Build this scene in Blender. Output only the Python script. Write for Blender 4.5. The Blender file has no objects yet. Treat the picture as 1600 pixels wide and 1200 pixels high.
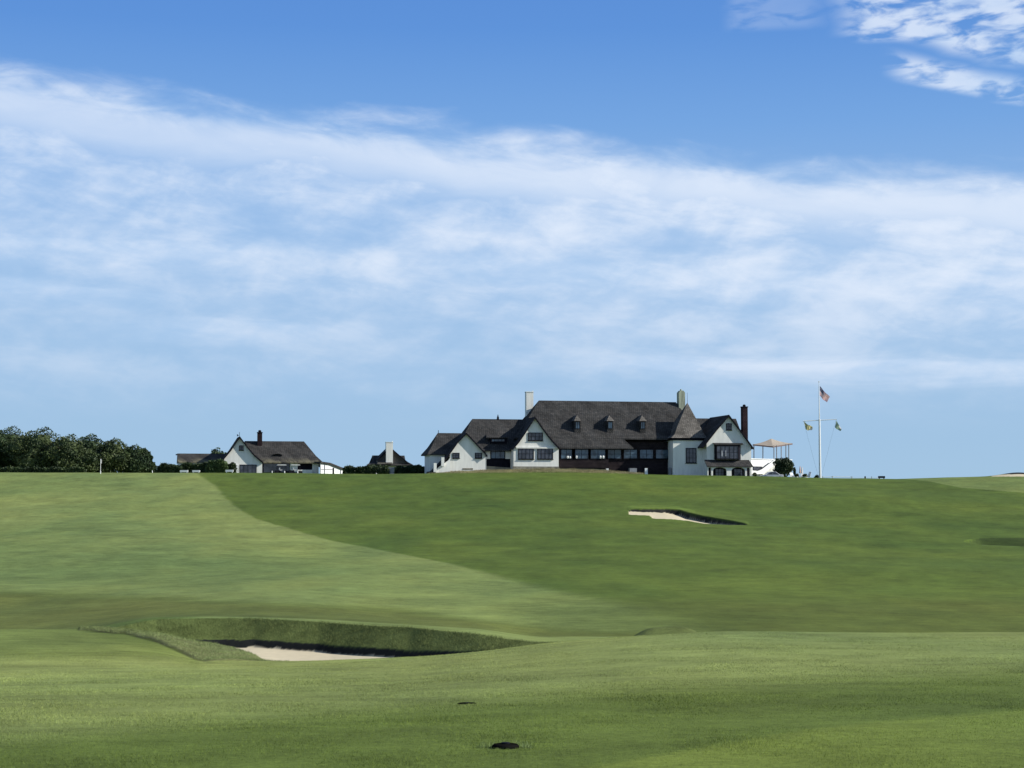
import bpy, bmesh, math, random
import numpy as np
from mathutils import Vector, Matrix
R = math.radians
random.seed(7); rng = np.random.default_rng(7)
S = bpy.context.scene
COL = S.collection

# ------------------------------------------------------------------ camera
F = 2820.0                       # focal length in pixels of a 1600 px wide frame
PITCH = math.atan(190.0 / F)
CP, SP = math.cos(PITCH), math.sin(PITCH)
cam_d = bpy.data.cameras.new('camera'); cam = bpy.data.objects.new('camera', cam_d); COL.objects.link(cam)
cam_d.sensor_width = 36; cam_d.lens = 36 * F / 1600; cam_d.clip_start = .1; cam_d.clip_end = 20000
cam.location = (0, 0, 0); cam.rotation_euler = (R(90) + PITCH, 0, 0)
S.camera = cam

# ------------------------------------------------------------------ light
SUN_EL, SUN_AZ = R(31), R(95)    # azimuth clockwise from +Y
to_sun = Vector((math.sin(SUN_AZ) * math.cos(SUN_EL), math.cos(SUN_AZ) * math.cos(SUN_EL), math.sin(SUN_EL)))
sd = bpy.data.lights.new('sun', 'SUN'); sun = bpy.data.objects.new('sun', sd); COL.objects.link(sun)
sd.energy = 5.0; sd.angle = R(.55); sd.color = (1.0, .95, .86)
sun.rotation_euler = to_sun.to_track_quat('Z', 'Y').to_euler()
S.view_settings.view_transform = 'Standard'; S.view_settings.look = 'None'
S.view_settings.exposure = .32; S.view_settings.gamma = 1
S.render.engine = 'CYCLES'
S.cycles.max_bounces = 5; S.cycles.diffuse_bounces = 2; S.cycles.transparent_max_bounces = 4

class NT:
    def __init__(s, tree): s.t = tree
    def n(s, typ, **kw):
        o = s.t.nodes.new(typ)
        for k, v in kw.items(): setattr(o, k, v)
        return o
    def l(s, a, b): s.t.links.new(a, b)
    def put(s, sock, v):
        if isinstance(v, bpy.types.NodeSocket): s.l(v, sock)
        else: sock.default_value = v
    def m(s, op, a, b=0.0, c=0.0, clamp=False):
        o = s.n('ShaderNodeMath', operation=op); o.use_clamp = clamp
        for i, v in enumerate((a, b, c)): s.put(o.inputs[i], v)
        return o.outputs[0]
    def sm(s, v, a, b):
        o = s.n('ShaderNodeMapRange', interpolation_type='SMOOTHSTEP')
        s.put(o.inputs[0], v); s.put(o.inputs[1], a); s.put(o.inputs[2], b)
        return o.outputs[0]
    def xyz(s, x, y, z=0.0):
        o = s.n('ShaderNodeCombineXYZ')
        for i, v in enumerate((x, y, z)): s.put(o.inputs[i], v)
        return o.outputs[0]
    def noise(s, vec, scale, detail=4, rough=.55, dist=0.0):
        o = s.n('ShaderNodeTexNoise'); s.put(o.inputs['Vector'], vec)
        o.inputs['Scale'].default_value = scale; o.inputs['Detail'].default_value = detail
        o.inputs['Roughness'].default_value = rough; o.inputs['Distortion'].default_value = dist
        return o.outputs['Fac']
    def mix(s, f, a, b, bt='MIX'):
        o = s.n('ShaderNodeMix', data_type='RGBA', blend_type=bt)
        s.put(o.inputs[0], f)
        for i, v in ((6, a), (7, b)):
            s.put(o.inputs[i], v if isinstance(v, bpy.types.NodeSocket) else (*v, 1.0) if len(v) == 3 else v)
        return o.outputs[2]

W = bpy.data.worlds.new('World'); S.world = W; W.use_nodes = True
w = NT(W.node_tree); W.node_tree.nodes.clear()
out = w.n('ShaderNodeOutputWorld'); bg = w.n('ShaderNodeBackground'); w.l(bg.outputs[0], out.inputs[0])
sky = w.n('ShaderNodeTexSky', sky_type='NISHITA'); sky.sun_disc = False
sky.sun_elevation = SUN_EL; sky.sun_rotation = SUN_AZ; sky.altitude = 0
sky.air_density = 1.0; sky.dust_density = .4; sky.ozone_density = 3.0
bg.inputs[1].default_value = .1
tc = w.n('ShaderNodeTexCoord'); sp = w.n('ShaderNodeSeparateXYZ'); w.l(tc.outputs['Generated'], sp.inputs[0])
X, Y, Z = sp.outputs
U = w.m('MULTIPLY', w.m('ARCTAN2', X, Y), 180 / math.pi)      # azimuth in degrees east of the view axis
V = w.m('MULTIPLY', w.m('ARCSINE', Z), 180 / math.pi)         # elevation in degrees
# clear sky: the physical sky, with the blue of clean sea air low down
tint = w.n('ShaderNodeValToRGB'); w.l(w.m('DIVIDE', V, 30.0), tint.inputs[0])
SKYCOL = [(0, (.41, .63, .87)), (.10, (.38, .60, .87)), (.25, (.36, .58, .90)), (.40, (.20, .43, .86)), (.50, (.125, .33, .80)), (.60, (.10, .28, .76)), (1, (.07, .2, .6))]
el = tint.color_ramp.elements
while len(el) < len(SKYCOL): el.new(.5)
for e, (p, c) in zip(el, SKYCOL): e.position = p; e.color = (*c, 1)
low = w.m('SUBTRACT', 1.0, w.sm(V, 14.0, 40.0))
SKYK = 7.1
clear = w.mix(w.m('MULTIPLY', low, .95), sky.outputs[0], w.mix(1.0, tint.outputs[0], (SKYK,) * 3, 'MULTIPLY'))
# cloud veil
wob = w.noise(w.xyz(w.m('MULTIPLY', U, .10), w.m('MULTIPLY', V, .22), 3.1), 1.0, 3)
wobc = w.m('SUBTRACT', wob, .5)
U2 = w.m('ADD', U, w.m('MULTIPLY', wobc, 6.0)); V2 = w.m('ADD', V, w.m('MULTIPLY', wobc, 2.2))
nA = w.noise(w.xyz(w.m('MULTIPLY', U2, .16), w.m('MULTIPLY', w.m('ADD', V2, w.m('MULTIPLY', U2, .10)), .55), 0.0), 1.0, 7, .55)
nB = w.noise(w.xyz(w.m('MULTIPLY', U, .35), w.m('MULTIPLY', w.m('ADD', V, w.m('MULTIPLY', U, .09)), 1.1), 7.0), 1.0, 6, .6, .6)
nC = w.noise(w.xyz(w.m('MULTIPLY', w.m('ADD', U, w.m('MULTIPLY', V, -1.0)), .32), w.m('MULTIPLY', w.m('ADD', V, w.m('MULTIPLY', U, .3)), .35), 12.0), 1.0, 6, .55, .4)
edgeV = w.m('SUBTRACT', 12.0, w.m('MULTIPLY', U, .10))
depth = w.m('SUBTRACT', w.m('ADD', edgeV, w.m('ADD', w.m('MULTIPLY', w.m('SUBTRACT', nA, .5), 1.5), w.m('MULTIPLY', w.m('SUBTRACT', nB, .5), 1.0))), V)
edge = w.sm(depth, -.12, 1.0)
body = w.m('ADD', w.m('MULTIPLY', nA, .9), w.m('ADD', w.m('MULTIPLY', nB, .32), w.m('MULTIPLY', nC, .65)))
nD = w.noise(w.xyz(w.m('MULTIPLY', w.m('ADD', U, w.m('MULTIPLY', V, -.6)), .7), w.m('MULTIPLY', w.m('ADD', V, w.m('MULTIPLY', U, .12)), 1.7), 30.0), 1.0, 5, .6, .5)
body = w.m('ADD', body, w.m('MULTIPLY', w.m('SUBTRACT', nD, .5), .30))
body = w.sm(body, .60, 1.30)
rim = w.m('MULTIPLY', w.sm(depth, .2, 1.3), w.m('SUBTRACT', 1.0, w.sm(depth, 1.4, 3.2)))
body = w.m('MAXIMUM', body, w.m('MULTIPLY', rim, w.m('ADD', .50, w.m('MULTIPLY', nB, .5))))
right = w.sm(U, -10.0, 8.0)
body = w.m('ADD', w.m('ADD', w.m('MULTIPLY', body, .70), .19), w.m('MULTIPLY', right, .12), clamp=True)
lowV = w.m('SUBTRACT', w.m('SUBTRACT', 6.4, w.m('MULTIPLY', U, .06)), w.m('MULTIPLY', w.m('SUBTRACT', nB, .5), 3.0))
fade = w.m('ADD', .46, w.m('MULTIPLY', w.sm(V, w.m('SUBTRACT', lowV, 2.0), w.m('ADD', lowV, 2.2)), .54))
veil = w.m('MULTIPLY', w.m('MULTIPLY', edge, body), w.m('MULTIPLY', fade, w.sm(V, 2.0, 4.6)))
# low streaks
def streak(u0, u1, vc, slope, hw, seed, amp):
    vv = w.m('SUBTRACT', V, w.m('ADD', vc, w.m('MULTIPLY', U, slope)))
    n = w.noise(w.xyz(w.m('MULTIPLY', U, .22), w.m('MULTIPLY', V, 1.5), seed), 1.0, 6, .6, .5)
    vv = w.m('ADD', vv, w.m('MULTIPLY', w.m('SUBTRACT', n, .5), hw * 2.2))
    g = w.m('MULTIPLY', w.sm(vv, -hw * 1.6, hw * .5), w.m('SUBTRACT', 1.0, w.sm(vv, hw * .4, hw * 1.1)))
    e = w.m('MULTIPLY', w.sm(U, u0 - 3, u0 + 2.5), w.m('SUBTRACT', 1.0, w.sm(U, u1 - 3, u1 + 1.5)))
    return w.m('MULTIPLY', w.m('MULTIPLY', g, e), w.m('MULTIPLY', w.m('ADD', .45, n), amp))
for a in ((3, 60, 4.55, -.03, .45, 21.0, .62), (-40, -10.5, 5.7, -.06, .42, 33.0, .42), (-11.5, -4.8, 5.4, -.005, .42, 45.0, .45), (-40, -6, 7.6, -.02, .5, 52.0, .38), (-2, 30, 7.4, -.05, .6, 61.0, .34)):
    veil = w.m('ADD', veil, w.m('MULTIPLY', streak(*a), w.m('SUBTRACT', 1.0, veil)), clamp=True)
# puffy ripples, upper right
pn = w.noise(w.xyz(w.m('MULTIPLY', U, .85), w.m('MULTIPLY', w.m('ADD', V, w.m('MULTIPLY', U, -.05)), 2.4), 4.2), 1.0, 6, .5, .35)
pz = w.noise(w.xyz(w.m('MULTIPLY', U, .25), w.m('MULTIPLY', V, .5), 9.0), 1.0, 2)
pw = w.m('MULTIPLY', w.m('SUBTRACT', pz, .5), 1.6)
l1 = w.m('SUBTRACT', V, w.m('ADD', pw, w.m('SUBTRACT', 14.55, w.m('MULTIPLY', w.m('SUBTRACT', U, 10.3), .20))))
l2 = w.m('SUBTRACT', V, w.m('SUBTRACT', w.m('ADD', 13.15, w.m('MULTIPLY', pw, .3)), w.m('MULTIPLY', w.m('SUBTRACT', U, 12.2), .25)))
m1 = w.m('MULTIPLY', w.sm(l1, -.1, .35), w.sm(w.m('ADD', U, w.m('MULTIPLY', pw, 1.5)), 9.7, 11.6))
m2 = w.m('MULTIPLY', w.m('MULTIPLY', w.sm(l2, -.15, .2), w.m('SUBTRACT', 1.0, w.sm(l2, .5, 1.0))), w.sm(U, 11.6, 12.9))
m3 = w.m('MULTIPLY', w.m('MULTIPLY', w.sm(U, 6.6, 7.4), w.m('SUBTRACT', 1.0, w.sm(U, 9.0, 10.5))), w.m('MULTIPLY', w.sm(V, 14.7, 15.0), .22))
pe1 = w.m('MAXIMUM', w.m('MAXIMUM', m1, m2), m3)
pe2 = w.m('SUBTRACT', 1.0, w.sm(V, 18.0, 22.0))
puff = w.m('MULTIPLY', w.m('MULTIPLY', pe1, pe2), w.sm(pn, .34, .58))
veil = w.m('MAXIMUM', veil, w.m('MULTIPLY', puff, .80))
CLOUD = w.mix(w.sm(body, .2, .9), (.50, .68, .93), (.76, .85, .99))
cl = w.mix(1.0, CLOUD, (8.0,) * 3, 'MULTIPLY')
final = w.mix(veil, clear, cl)
w.l(final, bg.inputs[0])

# ------------------------------------------------------------------ helpers
def ray(px, row):
    v = (600 - row) / F; dn = CP - v * SP
    return (px - 800) / F / dn, (SP + v * CP) / dn
def zof(row, d): return ray(800, row)[1] * d
def proj(x, y, z):
    dep = y * CP + z * SP
    return 800 + F * x / dep, 600 - F * (z * CP - y * SP) / dep

def tag(o, label=None, cat=None, group=None, kind=None):
    if label: o['label'] = label
    if cat: o['category'] = cat
    if group: o['group'] = group
    if kind: o['kind'] = kind
    return o
def empty(name, loc, rz=0):
    o = bpy.data.objects.new(name, None); COL.objects.link(o); o.location = loc; o.rotation_euler = (0, 0, rz)
    o.empty_display_size = .2
    return o
def link_mesh(name, me, mat, parent=None):
    o = bpy.data.objects.new(name, me); COL.objects.link(o)
    mats = mat if isinstance(mat, (list, tuple)) else [mat]
    for m_ in mats: me.materials.append(m_)
    if parent: o.parent = parent
    return o
def copy_tree(o, parent=None):
    c = o.copy(); COL.objects.link(c)
    if parent: c.parent = parent
    for ch in list(o.children): copy_tree(ch, c)
    return c

class MB:
    def __init__(s): s.v = []; s.f = []; s.mi = []
    def poly(s, pts, mi=0):
        b = len(s.v); s.v += [tuple(p) for p in pts]; s.f.append(tuple(range(b, b + len(pts)))); s.mi.append(mi)
    def prism(s, pts, ext, mi=0):
        pts = [Vector(p) for p in pts]; ext = Vector(ext); q = [p + ext for p in pts]
        n = Vector((0, 0, 0))
        for i in range(len(pts)): n += pts[i].cross(pts[(i + 1) % len(pts)])
        if n.dot(ext) > 0: pts, q = pts[::-1], q[::-1]
        b = len(s.v); k = len(pts); s.v += [tuple(p) for p in pts + q]
        s.f.append(tuple(range(b, b + k))); s.f.append(tuple(range(b + 2 * k - 1, b + k - 1, -1)))
        for i in range(k):
            j = (i + 1) % k; s.f.append((b + j, b + i, b + k + i, b + k + j))
        s.mi += [mi] * (k + 2)
    def box(s, x0, x1, y0, y1, z0, z1, mi=0):
        s.prism([(x0, y0, z0), (x1, y0, z0), (x1, y0, z1), (x0, y0, z1)], (0, y1 - y0, 0), mi)
    def tube(s, a, b, r0, r1=None, n=8, mi=0, caps=True):
        r1 = r0 if r1 is None else r1
        a, b = Vector(a), Vector(b); d = (b - a).normalized()
        u = d.orthogonal().normalized(); v = d.cross(u)
        k = len(s.v)
        for p, r in ((a, r0), (b, r1)):
            for i in range(n):
                t = 2 * math.pi * i / n; s.v.append(tuple(p + (u * math.cos(t) + v * math.sin(t)) * r))
        for i in range(n):
            j = (i + 1) % n; s.f.append((k + i, k + j, k + n + j, k + n + i)); s.mi.append(mi)
        if caps:
            s.f.append(tuple(range(k + n - 1, k - 1, -1))); s.f.append(tuple(range(k + n, k + 2 * n))); s.mi += [mi] * 2
    def lathe(s, prof, cx=0, cy=0, n=10, mi=0):
        k = len(s.v)
        for r, z in prof:
            for i in range(n):
                t = 2 * math.pi * i / n; s.v.append((cx + r * math.cos(t), cy + r * math.sin(t), z))
        for q in range(len(prof) - 1):
            for i in range(n):
                j = (i + 1) % n; s.f.append((k + q * n + i, k + q * n + j, k + (q + 1) * n + j, k + (q + 1) * n + i)); s.mi.append(mi)
        s.f.append(tuple(range(k + n - 1, k - 1, -1))); s.mi.append(mi)
        e = k + (len(prof) - 1) * n; s.f.append(tuple(range(e, e + n))); s.mi.append(mi)
    def build(s, name, mat, parent=None, smooth=False):
        me = bpy.data.meshes.new(name); me.from_pydata(s.v, [], s.f); me.update()
        o = link_mesh(name, me, mat, parent)
        me.polygons.foreach_set('material_index', s.mi)
        if smooth: me.polygons.foreach_set('use_smooth', [True] * len(me.polygons))
        return o

def mat(name, c, rough=.8, var=.15, scale=1.5, spec=.3, c2=None, bump=0, detail=5, metal=0, streaks=False):
    m = bpy.data.materials.new(name); m.use_nodes = True; t = NT(m.node_tree); p = m.node_tree.nodes['Principled BSDF']
    p.inputs['Roughness'].default_value = rough; p.inputs['Specular IOR Level'].default_value = spec; p.inputs['Metallic'].default_value = metal
    co = t.n('ShaderNodeTexCoord').outputs['Object']
    if streaks:
        mp = t.n('ShaderNodeMapping'); t.l(co, mp.inputs[0]); mp.inputs['Scale'].default_value = (2.2, 2.2, .35); co = mp.outputs[0]
    f = t.noise(co, scale, detail, .6)
    f = t.sm(f, .3, .7)
    a = tuple(x * (1 - var) for x in c); b = c2 or tuple(min(1, x * (1 + var)) for x in c)
    t.l(t.mix(f, a, b), p.inputs['Base Color'])
    if bump:
        bn = t.n('ShaderNodeBump'); bn.inputs['Strength'].default_value = bump; bn.inputs['Distance'].default_value = .05
        t.l(t.noise(co, scale * 8, 3), bn.inputs['Height']); t.l(bn.outputs[0], p.inputs['Normal'])
    return m
def shingle(name, c1, c2, moss=None):
    m = bpy.data.materials.new(name); m.use_nodes = True; t = NT(m.node_tree); p = m.node_tree.nodes['Principled BSDF']
    p.inputs['Roughness'].default_value = .95; p.inputs['Specular IOR Level'].default_value = .04
    co = t.n('ShaderNodeTexCoord').outputs['Object']; s = t.n('ShaderNodeSeparateXYZ'); t.l(co, s.inputs[0])
    vec = t.xyz(t.m('ADD', s.outputs[0], t.m('MULTIPLY', s.outputs[1], .73)), s.outputs[2], 0.0)
    br = t.n('ShaderNodeTexBrick'); t.l(vec, br.inputs['Vector']); br.inputs['Scale'].default_value = 1
    br.inputs['Brick Width'].default_value = .34; br.inputs['Row Height'].default_value = .24; br.inputs['Mortar Size'].default_value = .03
    br.inputs['Color1'].default_value = (*c1, 1); br.inputs['Color2'].default_value = (*c2, 1); br.inputs['Mortar'].default_value = (*[x * .45 for x in c1], 1)
    n1 = t.sm(t.noise(vec, .45, 6, .65), .3, .7); n2 = t.noise(co, 2.6, 4, .7)
    f = t.m('ADD', .38, t.m('MULTIPLY', t.m('ADD', t.m('MULTIPLY', n1, .7), t.m('MULTIPLY', n2, .7)), .9))
    c = t.mix(1.0, br.outputs[0], t.xyz(f, f, f), 'MULTIPLY')
    if moss:
        zf = t.m('SUBTRACT', 1.0, t.sm(s.outputs[2], moss[1], moss[2]))
        c = t.mix(t.m('MULTIPLY', zf, t.sm(n1, .15, .85)), c, moss[0])
    t.l(c, p.inputs['Base Color'])
    bn = t.n('ShaderNodeBump'); bn.inputs['Strength'].default_value = .5; bn.inputs['Distance'].default_value = .04
    t.l(br.outputs['Fac'], bn.inputs['Height']); bn.invert = True; t.l(bn.outputs[0], p.inputs['Normal'])
    return m
def leafmat(name, dark, light, trans=.15):
    m = bpy.data.materials.new(name); m.use_nodes = True; t = NT(m.node_tree); p = m.node_tree.nodes['Principled BSDF']
    p.inputs['Roughness'].default_value = .6; p.inputs['Specular IOR Level'].default_value = .25
    co = t.n('ShaderNodeTexCoord').outputs['Object']
    g = t.n('ShaderNodeNewGeometry')
    f = t.m('ADD', t.m('MULTIPLY', t.sm(t.noise(co, .5, 3), .35, .65), .7), t.m('MULTIPLY', g.outputs['Random Per Island'], .3))
    t.l(t.mix(f, dark, light), p.inputs['Base Color'])
    return m

M = {}
M['stucco'] = mat('stucco', (.74, .74, .69), .9, .07, .8, .1, bump=.15, streaks=True)
M['stucco_old'] = mat('weathered_stucco', (.33, .36, .27), .9, .3, 1.2, .1, streaks=True)
M['shingle'] = shingle('cedar_shingles', (.046, .047, .048), (.073, .070, .067))
M['shingle_new'] = shingle('pale_cedar_shingles', (.12, .112, .102), (.19, .175, .158))
M['shingle_moss'] = shingle('mossy_shingles', (.048, .048, .048), (.076, .072, .068), ((.24, .22, .14), 1.5, 3.2))
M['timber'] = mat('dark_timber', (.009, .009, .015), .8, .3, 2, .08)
M['frame'] = mat('window_frame_paint', (.009, .009, .013), .7, .2, 3, .1)
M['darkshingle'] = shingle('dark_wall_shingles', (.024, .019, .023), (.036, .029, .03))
M['brick'] = shingle('chimney_brick', (.030, .021, .024), (.042, .027, .03))
M['white'] = mat('white_paint', (.78, .79, .78), .5, .05, 2)
M['stone'] = mat('foundation_stone', (.20, .19, .15), .95, .35, 1.5, bump=.3)
M['canvas'] = mat('tan_canvas', (.27, .235, .195), .85, .12, 1)
M['canvas_under'] = mat('canvas_valance', (.13, .09, .085), .85, .12, 1)
M['grey'] = mat('grey_metal', (.22, .23, .25), .6, .1, 3)
M['silver'] = mat('silver_car_paint', (.42, .44, .47), .3, .04, 1, .5, metal=.3)
M['tyre'] = mat('black_rubber', (.015, .015, .016), .9)
M['gold'] = mat('yellow_cloth', (.46, .42, .20), .8, .15, 1)
M['green_cloth'] = mat('green_cloth', (.17, .25, .19), .8, .15, 1)
M['red'] = mat('red_cloth', (.38, .03, .04), .8, .1, 1)
M['blue'] = mat('navy_cloth', (.012, .018, .07), .8, .1, 1)
M['cream_cloth'] = mat('white_cloth', (.72, .70, .68), .8, .05, 1)
M['salmon'] = mat('faded_orange_cloth', (.62, .36, .26), .8, .1, 1)
M['bark'] = mat('bark', (.08, .065, .05), .95, .3, 4)
M['earth'] = mat('dark_earth', (.008, .008, .007), 1, .4, 3, 0)
M['leaf'] = leafmat('tree_leaves', (.014, .031, .014), (.052, .082, .028))
M['leaf2'] = leafmat('pale_tree_leaves', (.020, .038, .014), (.076, .100, .034))
M['hedge_green'] = leafmat('green_hedge_leaves', (.03, .055, .02), (.08, .12, .035))
M['hedge'] = leafmat('hedge_leaves', (.012, .024, .010), (.045, .07, .022))
def glassmat(name, c, rough=.08):
    m = bpy.data.materials.new(name); m.use_nodes = True; p = m.node_tree.nodes['Principled BSDF']
    t = NT(m.node_tree); co = t.n('ShaderNodeTexCoord').outputs['Object']
    t.l(t.mix(t.sm(t.noise(co, .9, 2), .35, .65), tuple(x * .6 for x in c), tuple(x * 1.4 for x in c)), p.inputs['Base Color'])
    p.inputs['Roughness'].default_value = rough; p.inputs['Specular IOR Level'].default_value = .5
    return m
M['glass'] = glassmat('dark_glass', (.045, .050, .065)); M['glass_blue'] = glassmat('veranda_glass', (.05, .085, .12))
M['curtain'] = mat('curtain', (.35, .37, .40), .9, .4, 3, streaks=True)

# ------------------------------------------------------------------ terrain
def pchip(xs, ys, xq):
    """monotone cubic; ys may be (n,) or (n,k)"""
    xs = np.asarray(xs, float); ys = np.asarray(ys, float); one = ys.ndim == 1
    if one: ys = ys[:, None]
    h = np.diff(xs)[:, None]; dl = np.diff(ys, axis=0) / h
    m = np.zeros_like(ys); m[0] = dl[0]; m[-1] = dl[-1]
    w1 = 2 * h[1:] + h[:-1]; w2 = h[1:] + 2 * h[:-1]
    same = dl[1:] * dl[:-1] > 0
    with np.errstate(divide='ignore', invalid='ignore'):
        hm = (w1 + w2) / (w1 / dl[:-1] + w2 / dl[1:])
    m[1:-1] = np.where(same, np.nan_to_num(hm), 0)
    xq = np.clip(xq, xs[0], xs[-1]); i = np.clip(np.searchsorted(xs, xq, side='right') - 1, 0, len(xs) - 2)
    t = ((xq - xs[i]) / h[i, 0])[:, None]; hh = h[i]
    r = (2*t**3-3*t**2+1)*ys[i] + (t**3-2*t**2+t)*hh*m[i] + (-2*t**3+3*t**2)*ys[i+1] + (t**3-t**2)*hh*m[i+1]
    return r[:, 0] if one else r

FAR = [(130, 893), (165, 852), (215, 803), (255, 766)]
TOPR = ([-2000, 0, 400, 600, 700, 850, 950, 1050, 1200, 1300, 1400, 1480, 1550, 1600, 2600],
        [739, 738.5, 739, 741, 739.5, 738.5, 740, 742.5, 744.5, 747, 748, 746.3, 744.8, 744, 743])
NEAR = [(11, 1200), (16, 1125), (24, 1075), (34, 1046)]
COLS = {
    -600: NEAR + [(45, 1018), (58, 984), (66, 990), (76, 982), (90, 955), (105, 927)],
    0: NEAR + [(45, 1018), (58, 984), (66, 990), (76, 982), (90, 955), (105, 925)],
    150: NEAR + [(45, 1018), (52, 1000), (58, 984), (63, 989), (72, 977), (90, 950), (105, 926)],
    250: NEAR + [(43, 1026), (50, 1010), (57, 992.5), (61, 989), (68.5, 968), (76, 961), (90, 943), (105, 924)],
    330: NEAR + [(43, 1034), (47, 1031), (55, 1010), (60, 999), (69, 966.5), (76, 958), (90, 940), (105, 922)],
    400: NEAR + [(43, 1034), (50, 1028), (56, 1009), (68.9, 966), (76, 957), (90, 938), (105, 920)],
    450: NEAR + [(43, 1034), (50, 1034.6), (56, 1013), (68.5, 967.5), (76, 959), (90, 938), (105, 920)],
    640: [(11, 1200), (16, 1123), (24, 1073), (33, 1043), (42, 1026.5), (50, 1028), (57, 1003), (63.8, 981), (72, 974), (90, 952), (105, 928)],
    740: [(11, 1200), (16, 1120), (24, 1068), (33, 1034), (42, 1018), (50, 1020), (56, 1004), (60.6, 990), (70, 982), (90, 952), (105, 929)],
    860: [(11, 1200), (16, 1117), (24, 1062), (33, 1024), (43, 1004.5), (50, 1006.5), (57, 1003), (65, 1001), (76, 985), (90, 953), (105, 930)],
    1000: [(11, 1200), (16, 1115), (24, 1056), (33, 1014), (45, 993), (52, 995), (58, 999), (66, 1001), (77, 981), (91, 950), (105, 930)],
    1150: [(11, 1200), (16, 1113), (24, 1053), (33, 1010), (46, 986), (53, 990), (60, 996), (68, 995), (78, 979), (92, 948), (107, 928)],
    1350: [(11, 1200), (16, 1113), (24, 1053), (34, 1010), (48, 988), (55, 992), (66, 998), (79, 984), (93, 951), (108, 928)],
    1600: [(11, 1200), (16, 1112), (24, 1052), (34, 1010), (50, 988), (57, 992), (68, 998), (80, 986), (95, 950), (110, 926)],
    2200: [(11, 1200), (16, 1112), (24, 1052), (34, 1010), (50, 988), (57, 992), (68, 998), (80, 986), (95, 950), (110, 926)],
}
dr = np.concatenate([np.linspace(-14, 8, 16), np.geomspace(8.5, 40, 120), np.arange(40.2, 55.9, .13), np.arange(56, 69.6, .065), np.arange(69.7, 72, .13), np.linspace(72.3, 192, 120),
                     np.arange(192.5, 236, .32), np.linspace(236.5, 303, 125), np.linspace(306, 420, 14), np.geomspace(460, 9000, 18)])
q_in = np.linspace(-.315, .315, 700); q_o = np.geomspace(.33, 3.2, 26)
qc = np.concatenate([-q_o[::-1], q_in, q_o])
ck = sorted(COLS); ztab = []
for c in ck:
    pts = COLS[c] + FAR + [(290, float(np.interp(c, *TOPR)))]
    ds = [p[0] for p in pts]; zs = [zof(p[1], p[0]) for p in pts]
    zt = zs[-1]
    ds = [-14, 0, 6] + ds + [297, 330, 420, 700, 1000, 2500, 9000]; zs = [-1.5, -1.52, -1.55] + zs + [zt + .12, zt + .1, zt - .2, zt - 3, -4, -9, -16]
    ztab.append(pchip(ds, zs, dr))
ztab = np.array(ztab)                                   # (cols, rows)
DD, QQ = np.meshgrid(dr, qc, indexing='ij')
XX = QQ * (DD + 15) ; XX = np.where(DD < 9, QQ * 24, XX)
UU = XX / np.maximum(DD, 9.0)
PX = 800 + F * UU
ZZ = np.zeros_like(XX)
for i in range(len(dr)):
    ZZ[i] = pchip(ck, ztab[:, i], np.clip(PX[i], ck[0], ck[-1]))
# finer top line along the crest
wgt = np.clip((DD - 200) / 90, 0, 1) ** 1.5 * np.clip((700 - DD) / 300, 0, 1)
lin = np.interp(np.clip(PX, -600, 2200), ck, [np.interp(c, *TOPR) for c in ck]); fin = np.interp(PX, *TOPR)
ZZ += wgt * (lin - fin) * 292 / F

def vnoise(x, y, seed):
    r = np.random.default_rng(seed); T = r.random((256, 256))
    xi = np.floor(x).astype(int); yi = np.floor(y).astype(int); fx = x - xi; fy = y - yi
    fx = fx*fx*(3-2*fx); fy = fy*fy*(3-2*fy)
    a = T[xi & 255, yi & 255]; b = T[(xi+1) & 255, yi & 255]; c = T[xi & 255, (yi+1) & 255]; d = T[(xi+1) & 255, (yi+1) & 255]
    return (a*(1-fx)+b*fx)*(1-fy) + (c*(1-fx)+d*fx)*fy
def fbm(x, y, seed, oc=4, pers=.5):
    s = 0; a = 1; t = 0
    for o in range(oc): s = s + a * vnoise(x * 2**o + 17.3*o, y * 2**o + 5.1*o, seed + o); t += a; a *= pers
    return s / t - .5
# gentle unevenness of the ground
ZZ += .10 * fbm(XX / 7, DD / 7, 5, 3) * np.clip((DD - 8) / 30, .15, 1) + .9 * fbm(XX / 45, DD / 40, 9, 2) * np.clip((DD - 95) / 40, 0, 1) * np.clip((285 - DD) / 40, 0, 1)
ZZ += .35 * fbm(XX / 14, DD / 22, 29, 2) * np.clip((DD - 95) / 40, 0, 1) * np.clip((285 - DD) / 40, 0, 1)
PXn, ROWn = proj(XX, np.maximum(DD, 5), ZZ)
def ss(x, a, b):
    t = np.clip((x - a) / (b - a), 0, 1); return t*t*(3-2*t)

# bunker by the near crest
DT = np.interp(PX, [60, 110, 180, 250, 330, 400, 500, 640, 740, 860, 930], [60, 62, 66, 68.5, 69, 68.9, 67.4, 63.8, 60.6, 57.3, 56]) + .25 * fbm(XX / 1.2, DD / 9, 3, 3)
AM = np.interp(PX, [110, 190, 280, 520, 640, 720, 810, 900], [0, .45, .90, .95, .88, .66, .32, 0])
e = DT - DD
face = np.interp(PX, [100, 330, 640, 860], [1.6, 1.9, 2.3, 1.5])
endn = np.interp(PX, [110, 250, 330, 400, 430, 462, 640, 900], [61, 59.5, 57.5, 53.5, 50, 45.5, 47, 53])
fall = np.where(e < face, .72 * np.clip(e / face, 0, 1) ** .9, .72 + .28 * np.clip((e - face) / .34, 0, 1))
fall = fall * ss(DD, endn - 1.6, endn + .9)
in1 = (e > 0) & (AM > 0) & (DD > endn - 1.6) & (DD < 72)
ZZ -= np.where(in1, AM * fall, 0)
rag = .16 * fbm(XX / .5, DD / 50, 43, 3)
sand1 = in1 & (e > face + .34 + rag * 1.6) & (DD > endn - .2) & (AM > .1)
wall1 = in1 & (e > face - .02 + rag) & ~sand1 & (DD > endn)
rough1 = in1 & (e <= face - .02 + rag)
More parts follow.
